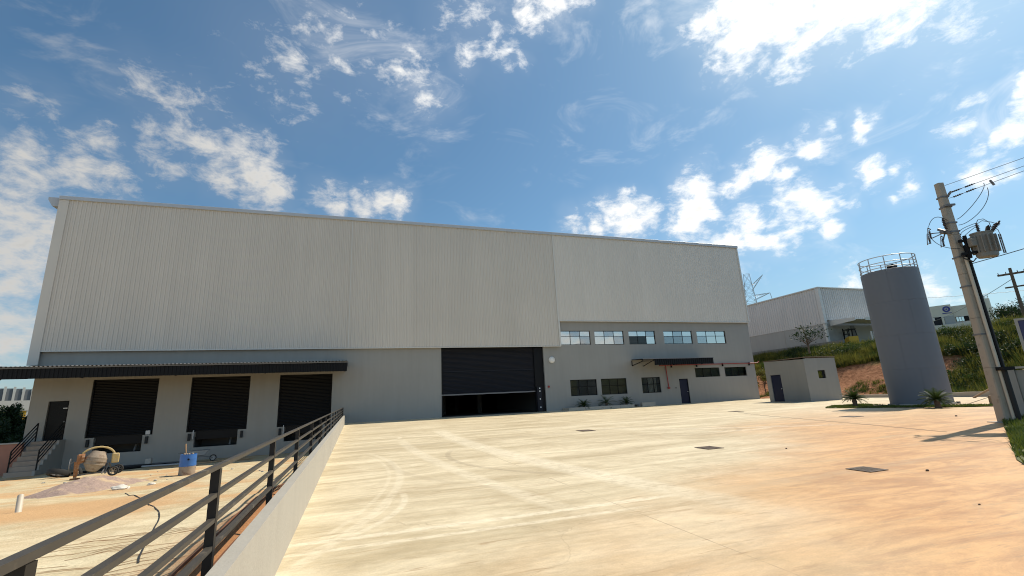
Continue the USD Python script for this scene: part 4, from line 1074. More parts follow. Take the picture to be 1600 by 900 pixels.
# cement mixer (local x along the picture's width, y away)
mx, my = -11.2, -9.9
CM = thing('cement_mixer', 'cement crusted mixer with orange stand and yellow motor cover on the sand', 'cement mixer', (mx, my, gz(mx, my) + .03), 23.4)
ax = np.array([.22, .05, 1.0]); ax /= np.linalg.norm(ax)
dr = [(.0001, -.03), (.15, -.02), (.20, .02), (.355, .25), (.375, .29), (.385, .33), (.385, .48), (.375, .52), (.36, .56), (.24, .80), (.21, .82), (.20, .81), (.22, .78), (.31, .54), (.0001, .48)]
part(CM, 'drum', lathe(dr, 36, (.50, .05, .26), ax), 'cement', 35, world=False)
for h, r in ((.28, .372), (.41, .396), (.53, .372)):
    part(CM, 'drum_band', lathe([(r - .012, h - .022), (r + .012, h - .022), (r + .012, h + .022), (r - .012, h + .022)], 36, (.50, .05, .26), ax), 'cement', 35, world=False, label='raised steel band round the drum')
yo = [np.array([.64 - .56 * math.cos(a), -.02, .84 + .40 * math.sin(a)]) for a in np.linspace(.1, 3.0, 18)]
part(CM, 'yoke', tube(yo, .042, 10), 'yellow', 30, world=False)
part(CM, 'gear_housing', [bx(-.03, .20, -.14, .12, .62, 1.0, .05), lathe([(.0001, -.05), (.17, -.05), (.17, .05), (.0001, .05)], 20, (.17, -.02, .84), (1, 0, 0))], 'orange', world=False)
part(CM, 'leg', [trimesh.convex.convex_hull(np.array([(.0 + s * a, t * a, z) for a, z in ((.095, .70), (.055, .02)) for s in (-1, 1) for t in (-1, 1)])), bx(-.16, .18, -.09, .09, -.03, .03, .01)], 'orange', world=False)
part(CM, 'frame', [bar((.02, .0, .14), (1.12, .25, .18), .055), bar((1.05, .05, .55), (.95, .0, .12), .04), bar((1.05, .05, .55), (1.22, .45, .16), .04), bar((.85, -.25, .14), (1.0, .30, .50), .04), bar((.95, -.28, .14), (1.1, .5, .2), .045)], 'galv_dark', world=False)
part(CM, 'motor_cover', [bx(1.12, 1.38, -.10, .26, .52, .92, .03)], 'yellow', world=False)
def wheel(parent, c, d, r, w, tyre, rim):
    d = np.array(d, float) / np.linalg.norm(d)
    t = part(parent, 'wheel', lathe([(r * .70, -w / 2), (r * .93, -w / 2), (r, -w / 4), (r, w / 4), (r * .93, w / 2), (r * .70, w / 2), (r * .70, -w / 2)], 24, c, d), tyre, 40, world=False)
    part(t, 'rim', [lathe([(r * .62, -w * .3), (r * .70, -w * .3), (r * .70, w * .3), (r * .62, w * .3), (r * .62, -w * .3)], 24, c, d), lathe([(.0001, -w * .5), (r * .2, -w * .5), (r * .2, w * .5), (.0001, w * .5)], 12, c, d)] + [bar(np.array(c) - frame_of(d)[0] * r * .66 * math.cos(a) - frame_of(d)[1] * r * .66 * math.sin(a), np.array(c) + frame_of(d)[0] * r * .66 * math.cos(a) + frame_of(d)[1] * r * .66 * math.sin(a), .022) for a in (0, 1.047, 2.094)], rim, world=False)
wheel(CM, (1.22, -.30, .20), (.35, 1, 0), .20, .09, 'rubber', 'cement')
wheel(CM, (1.42, .60, .20), (.35, 1, 0), .20, .09, 'rubber', 'galv_dark')
part(CM, 'tilt_wheel', [tube([(-.22 + .02 * math.cos(a), -.05 + .22 * math.cos(a), .62 + .22 * math.sin(a)) for a in np.linspace(0, 6.283, 25)], .016, 6), bar((-.22, -.05, .62), (.0, -.02, .80), .03)], 'galv_dark', world=False)

bx0, by0 = -6.05, -13.75
BR = thing('barrel', 'open blue plastic barrel, its lower half grey with cement, on the sand', 'barrel', (bx0, by0, gz(bx0, by0) - .02))
R0, HB = .275, .78
out = [(.0001, .0), (R0 * .96, .0), (R0, .03), (R0 * .985, .22)]
part(BR, 'lower_shell', lathe(out + [(R0, .34)], 36, (0, 0, 0)), 'cement', 30, label='cement stained lower half', world=False)
part(BR, 'shell', lathe([(R0, .341), (R0 * 1.02, .37), (R0 * 1.02, .39), (R0, .42), (R0 * .995, .58), (R0 * 1.02, .60), (R0 * 1.02, .62), (R0, .64), (R0 * .98, HB), (R0 * .95, HB), (R0 * .95, .1)], 36, (0, 0, 0)), 'blue', 30, world=False)
part(BR, 'fill', lathe([(.0001, HB - .10), (R0 * .94, HB - .12)], 24), 'cement', world=False)
part(BR, 'rim_crust', [trimesh.creation.icosphere(2, .045).apply_transform(trimesh.transformations.translation_matrix((.0 + .17 * math.cos(a), -.17 + .06 * math.sin(a * 3), HB))) for a in (0.3, 1.2, 2.2, 4.5)], 'cement', 40, world=False)
part(BR, 'hole', disc(.035, (.08, -R0 * .965, .60), (.25, -1, 0), 14, .03), 'black', world=False)
single('stick', bar((bx0 - .02, by0 - .05, gz(bx0, by0) + .3), (bx0 - .14, by0 - .0, gz(bx0, by0) + 1.14), .045), 'wood', 'pale wooden stick standing in the blue barrel', 'stick')

wx, wy = -8.9, -1.55
WB = thing('wheelbarrow', 'grey wheelbarrow parked in the shade against the dock wall', 'wheelbarrow', (wx, wy, gz(wx, wy)), 8)
tray = np.array([(x, y, z) for z, a, b in ((.40, .30, .22), (.68, .52, .34)) for x in (-a, a) for y in (-b, b)])
part(WB, 'tray', trimesh.convex.convex_hull(tray), 'galv', world=False)
part(WB, 'frame', [bar((-1.0, s * .28, .60), (.75, s * .10, .20), .04) for s in (-1, 1)] + [bar((-.25, s * .25, .40), (-.35, s * .28, .0), .035) for s in (-1, 1)] + [bar((-.35, -.28, .02), (-.35, .28, .02), .03), bar((.1, .2, .38), (-.3, .26, .06), .03)], 'galv_dark', world=False)
wheel(WB, (.75, 0, .19), (0, 1, 0), .19, .09, 'rubber', 'galv')

def heap(name, label, cx, cy, rx, ry, h, mat, seed, kind='stuff'):
    n = 90
    g = grid(np.linspace(-1.15, 1.15, n), np.linspace(-1.15, 1.15, n), lambda u, v: 0 * u)
    u, v = g.vertices[:, 0], g.vertices[:, 1]; X, Y = cx + rx * u, cy + ry * v
    p = np.stack([X, Y, 0 * X], -1)
    rr = np.hypot(u, v) + (meshkit.fbm(p * 1.2, 3, seed) - .5) * .5
    z = lower(X, Y) + h * np.clip(1 - rr ** 1.6, -.25, 1) + (meshkit.fbm(p * 7, 4, seed + 1) - .5) * .10 * h * 3 * np.clip(1.1 - rr, 0, 1) - .02
    single(name, trimesh.Trimesh(np.stack([X, Y, z], 1), g.faces, process=False), mat, label, 'gravel' if name == 'gravel_heap' else 'sand', kind=kind, smooth=True)
heap('gravel_heap', 'low heap of purplish grey gravel in front of the mixer', -8.0, -16.4, 1.25, 2.4, .36, 'gravel', 5)

# sacks, pipes and offcuts lying about
for (x, y, s, lab) in ((-6.35, -18.5, .21, 'crumpled white sack at the right edge of the gravel heap'), (-5.9, -17.6, .11, 'small crumpled white sack between gravel heap and barrel')):
    m = trimesh.creation.icosphere(3, s); m.vertices = m.vertices * (1.0, .75, .42) * (1 + .9 * (meshkit.fbm(m.vertices * 9, 4, 8)[:, None] - .5)) + (x, y, gz(x, y) + s * .2)
    single('sack', m, 'cloth', lab, 'sack', smooth=40)
px_, py_ = -6.1, -23.45
single('plastic_pipe', tube([(px_, py_, gz(px_, py_) - .05), (px_ - .16, py_ + .30, gz(px_, py_) + .26)], .05, 16), 'pvc', 'short pale plastic pipe sticking out of the salmon sand', 'pipe', smooth=40)
hz = lambda pts, dz=.02: [(x, y, gz(x, y) + dz) for x, y in pts]
from scipy.interpolate import CubicSpline
def hose(pts, r, n=40):
    P_ = np.array(pts, float); f = CubicSpline(np.arange(len(P_)), P_)(np.linspace(0, len(P_) - 1, n))
    return tube([(x, y, gz(x, y) + r) for x, y in f], r, 7)
single('hose', hose([(-5.49, -20.5), (-4.6, -22.3), (-3.32, -25.1), (-2.6, -27.3), (-2.25, -28.7), (-2.0, -29.6)], .008), 'wire', 'dark hose snaking over the sand beside the rail', 'hose', smooth=True)
single('hose', hose([(-14.6, -3.6), (-13.2, -3.0), (-12.6, -3.4), (-11.4, -2.4), (-9.9, -2.0)], .06), 'black', 'thick black hose along the foot of the dock wall', 'hose', smooth=True)
for k, (x, y, l, r, a, mat, lab) in enumerate(((-12.4, -2.2, 2.6, .07, .06, 'rubber', 'dark pipe lying behind the mixer'), (-11.6, -1.2, 3.4, .05, .02, 'galv_dark', 'grey steel pipe lying closest to the dock wall'), (-10.4, -2.6, 2.0, .05, -.05, 'galv', 'light pipe offcut between mixer and barrel'))):
    single('pipe', tube([(x - l / 2, y - a * l, gz(x, y) + r + .02), (x + l / 2, y + a * l, gz(x, y) + r + .02)], r, 12), mat, lab, 'pipe', smooth=40)
single('concrete_block', bx(-11.55, -11.25, -1.75, -1.5, gz(-11.4, -1.6), gz(-11.4, -1.6) + .42, .02), 'concrete', 'upright grey block by the wall between the first two docks', 'block')
single('plank', bar((-8.6, -2.6, gz(-8, -2.6) + .05), (-6.0, -2.3, gz(-6, -2.4) + .05), .22, .04), 'wood', 'dusty plank on the ground right of the wheelbarrow', 'plank')
TY_ = thing('old_tyre', 'dark old tyre lying against the steps behind the mixer stand', 'tyre', (-14.2, -4.6, gz(-14.2, -4.6) + .22), 20)
wheel(TY_, (0, 0, .0), (.25, .3, 1), .48, .24, 'rubber', 'galv_dark'); wheel(TY_, (.75, -.3, -.02), (.9, .6, .2), .26, .12, 'rubber', 'cement')
r_ = np.random.default_rng(21)
for k in range(16):
    x, y = r_.uniform(-13, -3), r_.uniform(-19, -5); s = r_.uniform(.02, .07)
    m = trimesh.creation.icosphere(1, s); m.vertices = m.vertices * (1, .8, .6) * (1 + .6 * (meshkit.fbm(m.vertices * 22, 2, k)[:, None] - .5)) + (x, y, gz(x, y) + .2 * s)
    single('rubble_piece', m, 'concrete', 'small pale lump of rubble scattered on the sand of the dock apron', 'rubble', 'rubble scattered on the dock apron')

# steel mesh laid over the sand near the camera, and bars along the wall
WM = thing('wire_mesh', 'rusty welded wire mesh laid over the sand at the lower left', 'wire mesh', (-3.0, -28.5, -.4))
rw_ = np.random.default_rng(77)
def lay(x0, x1, y0, y1, r=.003):
    n = 30; t = np.linspace(0, 1, n); w1, w2 = rw_.uniform(0, 6, 2); am = rw_.uniform(.005, .03); dz = rw_.uniform(-.012, .012)
    return tube([(x, y + am * math.sin(w1 + 3 * k), gz(x, y) + dz + .012 * math.sin(w2 + 5 * k)) for x, y, k in zip(x0 + (x1 - x0) * t, y0 + (y1 - y0) * t, t)], r, 5, False)
part(WM, 'wires', [lay(-2.9 - rw_.uniform(0, .8), -1.55 + rw_.uniform(-.3, .2), -32.4 + .10 * k + rw_.uniform(-.03, .03), -32.45 + .10 * k) for k in range(46)], 'rust_dusty', label='long bars parallel to the warehouse')
RB = thing('steel_bars', 'bundle of rusty reinforcing bars lying along the low wall', 'steel bars', (-1.15, -27, -.1))
for k in range(5):
    x = -1.22 + .085 * k
    part(RB, 'bar', tube([(x + .03 * math.sin(yy * .7 + k), yy, float(lower(np.array([x]), np.array([yy]))[0]) + .03 + .015 * (k % 3)) for yy in np.linspace(-36 + .2 * k, -20.5 - .6 * (k % 4), 40)], .012, 6, False), 'rust')

# ------------------------------------------------------------------ beyond the yard, right
def at(az, dist):
    return math.sin(math.radians(az)) * dist, -35.649 + math.cos(math.radians(az)) * dist


NW = thing('neighbour_warehouse', 'grey ribbed metal warehouse on the plateau behind the bank', 'warehouse', (62, 16, 5.2))
cx_, cy_, zt, zc_, zb = 55.1, 5.9, 12.95, 8.42, 4.2
m = corrugated(0, 60, 0, zt - zc_, 0, .35, .05, .09, .04); v = np.array(m.vertices)
part(NW, 'side_cladding', trimesh.Trimesh(np.stack([cx_ + v[:, 1], cy_ + 60 - v[:, 0], zc_ + v[:, 2]], 1), m.faces, process=False), 'wh2')
m = corrugated(0, 15, 0, zt - 8.85, 0, .35, .05, .09, .04); v = np.array(m.vertices)
part(NW, 'front_cladding', trimesh.Trimesh(np.stack([cx_ + v[:, 0], cy_ + v[:, 1], 8.85 + v[:, 2]], 1), m.faces, process=False), 'wh2')
part(NW, 'wall', [bx(cx_ + .02, cx_ + .3, cy_ + .3, cy_ + 60, zb, zc_ + .05)], 'wh2_low', label='concrete panel wall below the cladding')
for k in range(1, 9):
    part(NW, 'panel_joint', bx(cx_ + .0, cx_ + .03, cy_ + k * 6.0, cy_ + k * 6.0 + .06, zb, zc_), 'concrete')
part(NW, 'front_wall', bx(cx_ + .3, cx_ + 15, cy_ + .25, cy_ + .45, zb, 8.95), 'wh2_low')
part(NW, 'corner_column', bx(cx_ - .03, cx_ + .30, cy_ - .03, cy_ + .24, zb, 8.4), 'trim')
part(NW, 'corner_flashing', bx(cx_ - .10, cx_ + .35, cy_ - .10, cy_ + .35, 8.42, zt, .01), 'trim')
part(NW, 'roof_cap', [bx(cx_ - .14, cx_ + 15, cy_ - .14, cy_ + 60, zt, zt + .16, .01)], 'far_white')
C2 = part(NW, 'canopy', bx(cx_ + .9, cx_ + 15, cy_ - 3.2, cy_ - .06, 8.42, 8.50), 'trim', label='white edged canopy along the front')
part(C2, 'fascia', bx(cx_ + 2.4, cx_ + 15, cy_ - 3.3, cy_ - 3.22, 8.30, 8.66), 'far_white'); part(C2, 'side_fascia', slab_yz(Polygon([(cy_ - 3.2, 8.30), (cy_ - .06, 8.10), (cy_ - .06, 8.8), (cy_ - 3.2, 8.66)]), cx_ + .8, cx_ + .89), 'trim')
part(NW, 'post', bx(cx_ + 6.9, cx_ + 7.15, cy_ - 3.1, cy_ - 2.9, zb, 8.4), 'far_white'); part(NW, 'opening', bx(cx_ + 4.6, cx_ + 5.3, cy_ + .19, cy_ + .248, 5.5, 8.2), 'galv_dark')
x, y = at(54.85, 70.5)
YM = thing('lift_truck', 'small yellow forklift under the canopy of the neighbour warehouse', 'forklift', (x, y, 5.5), -35)
part(YM, 'body', trimesh.convex.convex_hull(np.array([(-.5, -.9, .2), (.5, -.9, .2), (-.5, .9, .2), (.5, .9, .2), (-.5, -.9, 1.1), (.5, -.9, 1.1), (-.5, .2, 1.0), (.5, .2, 1.0), (-.5, .9, .7), (.5, .9, .7)])), 'bin_yellow', world=False)
part(YM, 'cab', [bar((s * .45, a, 1.0), (s * .42, b, 1.95), .07) for s in (-1, 1) for a, b in ((-.8, -.6), (.5, .3))] + [bx(-.5, .5, -.7, .4, 1.95, 2.02)], 'black', world=False)
part(YM, 'mast', [bx(-.35, -.27, .95, 1.05, .1, 2.3), bx(.27, .35, .95, 1.05, .1, 2.3), bx(-.3, .3, .95, 1.03, 1.5, 1.6)], 'black', world=False)
for s in (-.45, .45):
    wheel(YM, (s, -.6, .25), (1, 0, 0), .25, .18, 'rubber', 'galv'); wheel(YM, (s, .6, .28), (1, 0, 0), .28, .2, 'rubber', 'galv')
FE = thing('mesh_fence', 'pale mesh fence with posts in front of the neighbour warehouse', 'fence', (60, 1, 5.4))
for k in range(10):
    part(FE, 'post', bx(55.8 + 1.6 * k, 55.9 + 1.6 * k, 1.2, 1.3, 4.6, 6.75), 'far_white')
part(FE, 'mesh', [bar((55.8, 1.25, 5.5 + .24 * j), (70.2, 1.25, 5.5 + .24 * j), .03) for j in range(6)] + [bar((55.8 + .2 * j, 1.25, 5.4), (55.8 + .2 * j, 1.25, 6.7), .018) for j in range(72)], 'galv')
single('gate_post', bx(61.0, 61.35, 1.6, 1.9, 4.6, 6.6, .02), 'far_white', 'short white post standing by the pale mesh fence', 'post')
single('fence_wall', bx(53.6, 53.8, 3.0, 40, 4.0, 6.0), 'galv_dark', 'low dark wall at the foot of the neighbour warehouse', 'wall')

# office with round logo
ox, oy = at(62.3, 182)
OF = thing('office_block', 'white two storey office with round blue logo beyond the bank', 'building', (ox, oy, 14.6), 28)
lx = lambda a: a  # local: front faces -x', y' to the left
def lb(u0, u1, d0, d1, z0, z1):
    """u runs to the right in the picture, d away from the camera."""
    return bx(d0, d1, -u1, -u0, z0, z1)
part(OF, 'wall', [lb(-4.6, 1.1, 0, 8, 0, 7.3), ], 'far_white', world=False, label='taller left volume'); part(OF, 'wall', lb(1.12, 4.6, .4, 8, 0, 6.7), 'far_white', world=False, label='lower right volume')
part(OF, 'glass_front', lb(-3.3, -1.5, -.05, .0, 0.3, 4.0), 'navy', world=False); part(OF, 'pilaster', lb(-1.4, -1.0, -.25, -.0, 0, 4.0), 'far_white', world=False); part(OF, 'panel', lb(-.9, 1.2, -.12, -.0, 1.0, 4.0), 'far_grey', world=False)
Wn = part(OF, 'window', lb(1.5, 4.2, .33, .398, 2.1, 3.5), 'black', world=False)
for k in range(3):
    part(Wn, 'pane', lb(1.6 + .55 * k, 2.05 + .55 * k, .30, .328, 2.2, 3.4), 'glass_sky', world=False)
def ringd(r0, r1, u, z, d):
    return lathe([(r0, 0), (r1, 0), (r1, .06), (r0, .06), (r0, 0)], 28, (d, -u, z), (-1, 0, 0))
part(OF, 'logo', [ringd(.42, .85, .05, 6.0, -.01), disc(.22, (-.01, -.05, 6.0), (-1, 0, 0), 16, .06)], 'logo', world=False, label='round blue logo with a light ring inside'); part(OF, 'lettering', [lb(-1.0 + .2 * k, -.84 + .2 * k, -.05, -.002, 4.72, 4.98) for k in range(10)], 'logo', world=False)
part(OF, 'yard_wall', lb(-4.6, 9.5, -1.0, -.8, -2.5, 1.6), 'far_white', world=False)
x, y = at(64.72, 182)
T2 = thing('far_water_tank', 'pale distant water tank with a rail, right of the concrete pole', 'water tank', (x, y, 12.5))
part(T2, 'shell', lathe([(.0001, 0), (1.45, 0), (1.45, 9.6), (.0001, 9.65)], 32), 'far_white', 30, world=False)
part(T2, 'rail', [tube([(1.35 * math.cos(a), 1.35 * math.sin(a), h) for a in np.linspace(0, 6.283, 25)], .05, 5, False) for h in (10.1, 10.6)] + [bar((1.35 * math.cos(a), 1.35 * math.sin(a), 9.6), (1.35 * math.cos(a), 1.35 * math.sin(a), 10.6), .07) for a in np.linspace(0, 5.5, 8)], 'galv', world=False)

def wood_pole(az, dist, ztop, h, label, lean=0.0):
    x, y = at(az, dist)
    t = thing('power_pole', label, 'utility pole', (x, y, ztop - h), -az)
    part(t, 'shaft', tube([(0, 0, -2), (lean * h, 0, h)], [.20, .14], 10), 'bark', 40, world=False)
    part(t, 'crossarm', [bx(-1.1 + lean * h, 1.1 + lean * h, -.08, .08, h - .75, h - .55), bx(-.8 + lean * h, .8 + lean * h, -.08, .08, h - 2.2, h - 2.05)], 'bark', world=False)
    part(t, 'insulator', [insul((dx + lean * h, 0, h - .55), (0, 0, 1), 3, .06, .06) for dx in (-1, -.4, .5, 1)], 'insul', world=False)
    return t
wood_pole(66.9, 75, 12.7, 8, 'dark power pole with crossarms at the right edge, beside the far tree')
wood_pole(65.5, 190, 19.6, 8, 'small distant power pole between far tank and tree')
wood_pole(63.85, 210, 21.0, 7, 'tiny distant power pole just left of the concrete pole')
a_, b_ = at(66.9, 75), at(58.6, 260)
single('distant_wire', tube(sag((*a_, 11.5), (*b_, 26.0), 3.0, 24), .03, 5), 'wire', 'faint wire running from the right edge pole down towards the office', 'wire')

# lattice pylon
x, y = at(46.62, 150)
PY_ = thing('pylon', 'pale steel lattice pylon peeping out beside the warehouse', 'pylon', (x, y, 3.0), -46.6)
zs = np.linspace(0, 31, 12); wd = lambda z: 3.2 * (1 - z / 31) + .75 * z / 31
lg_ = []
for s in (-1, 1):
    for t in (-1, 1):
        lg_.append(bar((s * wd(0), t * wd(0), 0), (s * wd(31), t * wd(31), 31), .11))
part(PY_, 'leg', lg_, 'galv', world=False)
br = []
for z0, z1 in zip(zs[:-1], zs[1:]):
    a, b = wd(z0), wd(z1)
    for t in (-1, 1):
        br += [bar((-a, t * a, z0), (b, t * b, z1), .055), bar((a, t * a, z0), (-b, t * b, z1), .055), bar((t * a, -a, z0), (t * b, b, z1), .055), bar((t * a, a, z0), (t * b, -b, z1), .055), bar((-b, t * b, z1), (b, t * b, z1), .05)]
part(PY_, 'bracing', br, 'galv', world=False)
for zz_, L_, up in ((24.6, 5.2, 0.0), (27.6, 4.2, 2.6)):
    for s in (-1, 1):
        part(PY_, 'arm', [bar((s * .8, t * .8, zz_ - .2), (s * L_, 0, zz_ + up), .10) for t in (-1, 1)] + [bar((s * .8, t * .8, zz_ - 1.6), (s * L_, 0, zz_ + up), .10) for t in (-1, 1)] + [bar((s * k, .6 * (1 - k / L_), zz_ - .2 + up * k / L_), (s * (k + .7), -.6 * (1 - k / L_), zz_ - 1.2 * (1 - k / L_) + up * k / L_), .06) for k in np.arange(1, L_ - .7, .7)], 'galv', world=False)
        if not up:
            part(PY_, 'insulator_string', [bar((s * L_, 0, zz_), (s * L_ + .3, 0, zz_ - 2.2), .13), bx(s * L_ - .1, s * L_ + .9, -.1, .1, zz_ - 2.5, zz_ - 2.3)], 'galv', world=False)
a_ = np.array([x + 5.2 * math.cos(math.radians(46.6)), y - 5.2 * math.sin(math.radians(46.6)), 25.2])
single('pylon_cable', tube(sag(a_, (260, -30, 40), 9.0, 20), .05, 5), 'galv', 'faint cable leaving the pylon arm to the right', 'cable')

# ------------------------------------------------------------------ vegetation on the bank
def clump(seed, n, size, leaf, tall=1.0):
    r = np.random.default_rng(seed)
    d = r.normal(0, 1, (n, 3)); d /= np.linalg.norm(d, axis=1)[:, None]; d[:, 2] = abs(d[:, 2])
    c = d * (r.uniform(.25, 1.0, (n, 1)) ** .6) * size * np.array([1, 1, tall]) * (1 + .35 * np.sin(5 * d[:, :1] + seed))
    a = r.normal(0, 1, (n, 3)); a = a / np.linalg.norm(a, axis=1)[:, None] * leaf * r.uniform(.6, 1.3, (n, 1))
    b = np.cross(a, r.normal(0, 1, (n, 3))); b = b / np.linalg.norm(b, axis=1)[:, None] * leaf * .38
    V = np.stack([c - a, c + b, c + a, c - b], 1).reshape(-1, 3)
    i = np.arange(n) * 4
    return trimesh.Trimesh(V, np.vstack([np.stack([i, i + 1, i + 2], 1), np.stack([i, i + 2, i + 3], 1)]), process=False)


def tuft(seed, n, h):
    r = np.random.default_rng(seed)
    a = r.uniform(0, 6.28, n); R = r.uniform(0, .28, n); l = h * r.uniform(.5, 1.1, n); w = r.uniform(.012, .03, n); ln = r.uniform(.1, .6, n)
    c, s = np.cos(a), np.sin(a); p = np.stack([R * c, R * s, 0 * a - .05], 1)
    V = np.stack([p + np.stack([-s * w, c * w, 0 * a], 1), p + np.stack([s * w, -c * w, 0 * a], 1), p + np.stack([c * l * ln, s * l * ln, l], 1)], 1).reshape(-1, 3)
    return trimesh.Trimesh(V, np.arange(3 * n).reshape(-1, 3), process=False)


def scatter(name, label, protos, mat_of, pts, scales, seed):
    path = '/World/' + numbered('/World', name)
    pi = UsdGeom.PointInstancer.Define(stage, path)
    r = np.random.default_rng(seed); targets = []
    for k, m in enumerate(protos):
        c = f'{path}/plant_{k:03d}' if k else f'{path}/plant'
        usdkit.mesh(stage, c, m, M[mat_of[k]]); targets.append(Sdf.Path(c))
    pi.CreatePrototypesRel().SetTargets(targets)
    n = len(pts)
    pi.CreateProtoIndicesAttr(Vt.IntArray.FromNumpy(r.integers(0, len(protos), n).astype(np.int32)))
    pi.CreatePositionsAttr(Vt.Vec3fArray.FromNumpy(pts.astype(np.float32)))
    a = r.uniform(0, 6.283, n)
    pi.CreateOrientationsAttr(Vt.QuathArray([Gf.Quath(float(math.cos(t / 2)), 0, 0, float(math.sin(t / 2))) for t in a]))
    pi.CreateScalesAttr(Vt.Vec3fArray.FromNumpy(np.repeat(scales[:, None], 3, 1).astype(np.float32)))
    tag(pi.GetPrim(), label, 'vegetation', kind='stuff')


r = np.random.default_rng(5)
def cover(n, x0, x1, y0, y1, keep):
    x, y = r.uniform(x0, x1, n), r.uniform(y0, y1, n); k = keep(x, y); x, y = x[k], y[k]
    return np.stack([x, y, land(x, y)], 1)
upper = lambda x, y: (land(x, y) > 2.8 + 1.2 * (meshkit.fbm(np.stack([x, y, 0 * x], -1) * .3, 3, 6) - .5)) | (y < -12.5)
P1 = cover(16000, 38.2, 56, -32, 16, upper)
scatter('bank_scrub', 'yellow green grass and weeds covering the upper bank', [tuft(k, 60, .55 + .1 * k) for k in range(4)] + [clump(20 + k, 160, .35, .07, .8) for k in range(3)], ['scrub_y', 'scrub_y', 'scrub_g', 'scrub_y', 'scrub_g', 'scrub_y', 'scrub_g'], P1, r.uniform(.6, 1.5, len(P1)), 1)
P2 = cover(2600, 40, 54, -32, 8, lambda x, y: upper(x, y) & (meshkit.fbm(np.stack([x, y, 0 * x], -1) * .22, 3, 8) > .5))
scatter('bank_bushes', 'darker low bushes in patches on the bank', [clump(40 + k, 420, .75, .085, .8) for k in range(4)], ['scrub_g', 'scrub_g', 'leaf_d', 'leaf_d'], P2, r.uniform(.6, 1.4, len(P2)), 2)
P3 = cover(1500, 38.2, 44, -14, 10, lambda x, y: ~upper(x, y) & (meshkit.fbm(np.stack([x, y, 0 * x], -1) * .5, 3, 2) > .56))
scatter('bare_bank_weeds', 'sparse weeds and dry stalks on the bare red earth', [tuft(60 + k, 24, .35) for k in range(2)], ['scrub_g', 'scrub_y'], P3, r.uniform(.5, 1.1, len(P3)), 3)
P4 = cover(9000, 56, 200, -30, 30, lambda x, y: (y < -1) & (np.hypot(x, y + 35.6) > 60) & ~((x > 54) & (x < 92) & (y > 1)))
scatter('plateau_scrub', 'rough grass and scrub on the plateau behind the bank', [clump(70 + k, 160, .8, .14, .6) for k in range(3)], ['scrub_y', 'scrub_g', 'scrub_y'], P4, r.uniform(.7, 1.5, len(P4)), 4)


def tree(name, label, loc, h, crown_r, leaf_mat, seed, nleaf=9000, leaf=.12, trunk=.45, group=None, tall=.8):
    r = np.random.default_rng(seed)
    t = thing(name, label, 'tree', loc, group=group)
    base = h * trunk
    limbs, blobs = [tube([(0, 0, -.4), (.05 * h * r.uniform(-1, 1), .03 * h, base * .6), (.08 * h * r.uniform(-1, 1), .04 * h * r.uniform(-1, 1), base * 1.2)], [.035 * h, .026 * h, .018 * h], 9)], []
    for k in range(14):
        a = k * 2.4 + r.uniform(-.4, .4); u = r.uniform(.25, 1)
        tip = np.array([math.cos(a) * crown_r * u, math.sin(a) * crown_r * u, base + (h - base) * r.uniform(.15, .95) * (1.15 - .45 * u)])
        mid = tip * .5 + np.array([0, 0, base * .35])
        limbs.append(tube([(0, 0, base * r.uniform(.5, 1)), mid, tip], [.016 * h, .009 * h, .003 * h], 6, False))
        blobs.append((tip, crown_r * r.uniform(.26, .48)))
    part(t, 'trunk', limbs, 'bark', 40, world=False)
    V = []
    per = nleaf // len(blobs)
    for c, R in blobs:
        d = r.normal(0, 1, (per, 3)); d /= np.linalg.norm(d, axis=1)[:, None]
        pos = c + d * (r.uniform(0, 1, (per, 1)) ** .45) * R * np.array([1.1, 1.1, tall]) * (1 + .4 * np.sin(4 * d[:, :1] + 3 * d[:, 1:2]))
        a = r.normal(0, 1, (per, 3)); a = a / np.linalg.norm(a, axis=1)[:, None] * leaf * r.uniform(.6, 1.3, (per, 1))
        b = np.cross(a, r.normal(0, 1, (per, 3))); b = b / np.linalg.norm(b, axis=1)[:, None] * leaf * .42
        V.append(np.stack([pos - a, pos + b, pos + a, pos - b], 1))
    V = np.concatenate(V).reshape(-1, 3); i = np.arange(len(V) // 4) * 4
    part(t, 'crown', trimesh.Trimesh(V, np.vstack([np.stack([i, i + 1, i + 2], 1), np.stack([i, i + 2, i + 3], 1)]), process=False), leaf_mat, world=False)


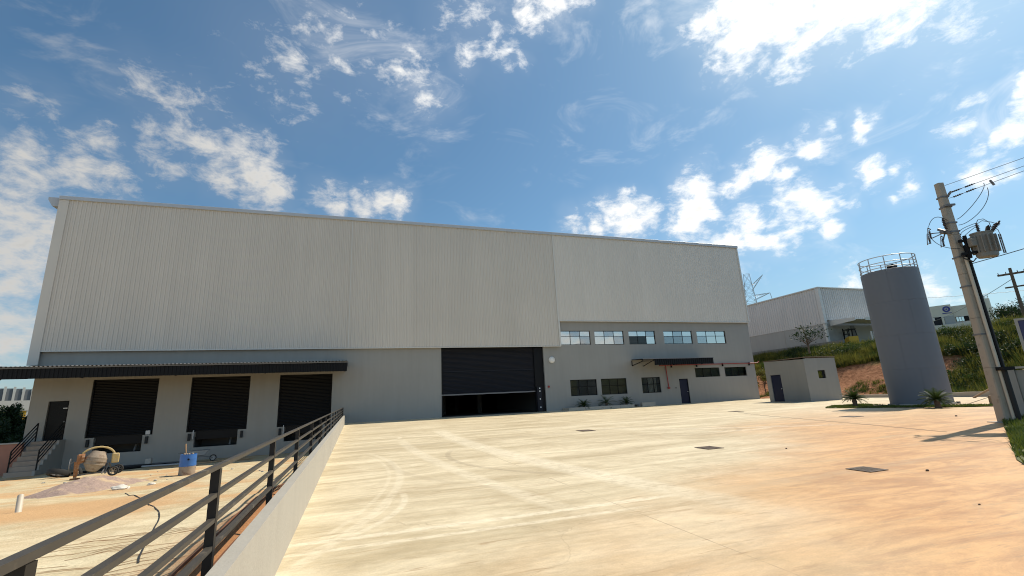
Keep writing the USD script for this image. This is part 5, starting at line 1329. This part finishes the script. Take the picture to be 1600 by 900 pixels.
x, y = at(66.55, 86)
tree('tree', 'dark spreading tree on the crest at the right edge', (x, y, 5.6), 4.4, 3.0, 'leaf_d', 3, 9000, .12, .35)
x, y = at(66.2, 66)
tree('tree', 'bushy yellow green shrub below the dark tree at the right edge', (x, y, 4.4), 2.0, 1.3, 'scrub_y', 4, 4000, .09, .2)
x, y = at(51.15, 62)
tree('sapling', 'thin young tree with few leaves before the neighbour warehouse', (x, y, 4.9), 3.0, 1.7, 'leaf_d', 9, 420, .13, .30)
x, y = at(46.55, 55)
tree('bush', 'yellow bush on the red bank in the gap between warehouse and pump house', (x, y, .9), 1.9, .9, 'scrub_y', 12, 3000, .07, .25)

# ------------------------------------------------------------------ beyond the yard, left
for k, (az, d, h, cr, lab) in enumerate(((-27.7, 62, 6.0, 1.9, 'dark rounded tree left of the steps, tallest beside the warehouse'), (-29.8, 58, 3.9, 2.6, 'dark low tree cut by the left edge of the picture'), (-26.6, 66, 6.2, 2.2, 'dark tree half hidden behind the warehouse corner'), (-28.7, 54, 3.0, 2.4, 'low dark shrub behind the reddish wall'))):
    x, y = at(az, d)
    tree('hedge_tree', lab, (x, y, float(land(np.array([x]), np.array([y]))[0])), h, cr, 'leaf_d', 30 + k, 12000, .13, .15)
x, y = at(-30.9, 112)
YB = thing('yellow_building', 'low yellow building with white roof edge far left', 'building', (x, y, -3.5), 30)
part(YB, 'wall', bx(-9, 7.0, -4, 4, 0, 6.6), 'far_yellow', world=False); part(YB, 'roof', bx(-9.2, 7.2, -4.2, 4.2, 6.62, 8.2), 'far_white', world=False)
x, y = at(-28.2, 185)
FW = thing('far_warehouse', 'distant white warehouse with grey panels between pale ribs far left', 'warehouse', (x, y, -3.5), 28)
part(FW, 'wall', bx(-16, 14, 0, 30, 0, 8.6), 'far_white', world=False)
for k in range(17):
    a = -15.6 + 1.75 * k; hh = 14.6 - .012 * (a - -3) ** 2
    part(FW, 'panel', bx(a + .28, a + 1.47, -.12, -.02, 8.7, hh - .5), 'navy_grey', world=False); part(FW, 'rib', bx(a - .25, a + .25, -.3, 0, 8.5, hh), 'far_white', world=False)
part(FW, 'upper_wall', bx(-16, 14, 0, 30, 8.61, 13.2), 'far_white', world=False)
for k, zz_ in enumerate((.081, .086, .074)):
    a_, b_ = at(-34, 140), at(-20, 140)
    single('distant_wire', tube(sag((*a_, 1 + zz_ * 140), (*b_, 1 + zz_ * 140 + .6), .8), .035, 5), 'wire', ['faint distant power line far left, middle of three', 'faint distant power line far left, topmost of three', 'faint distant power line far left, lowest of three'][k], 'wire')
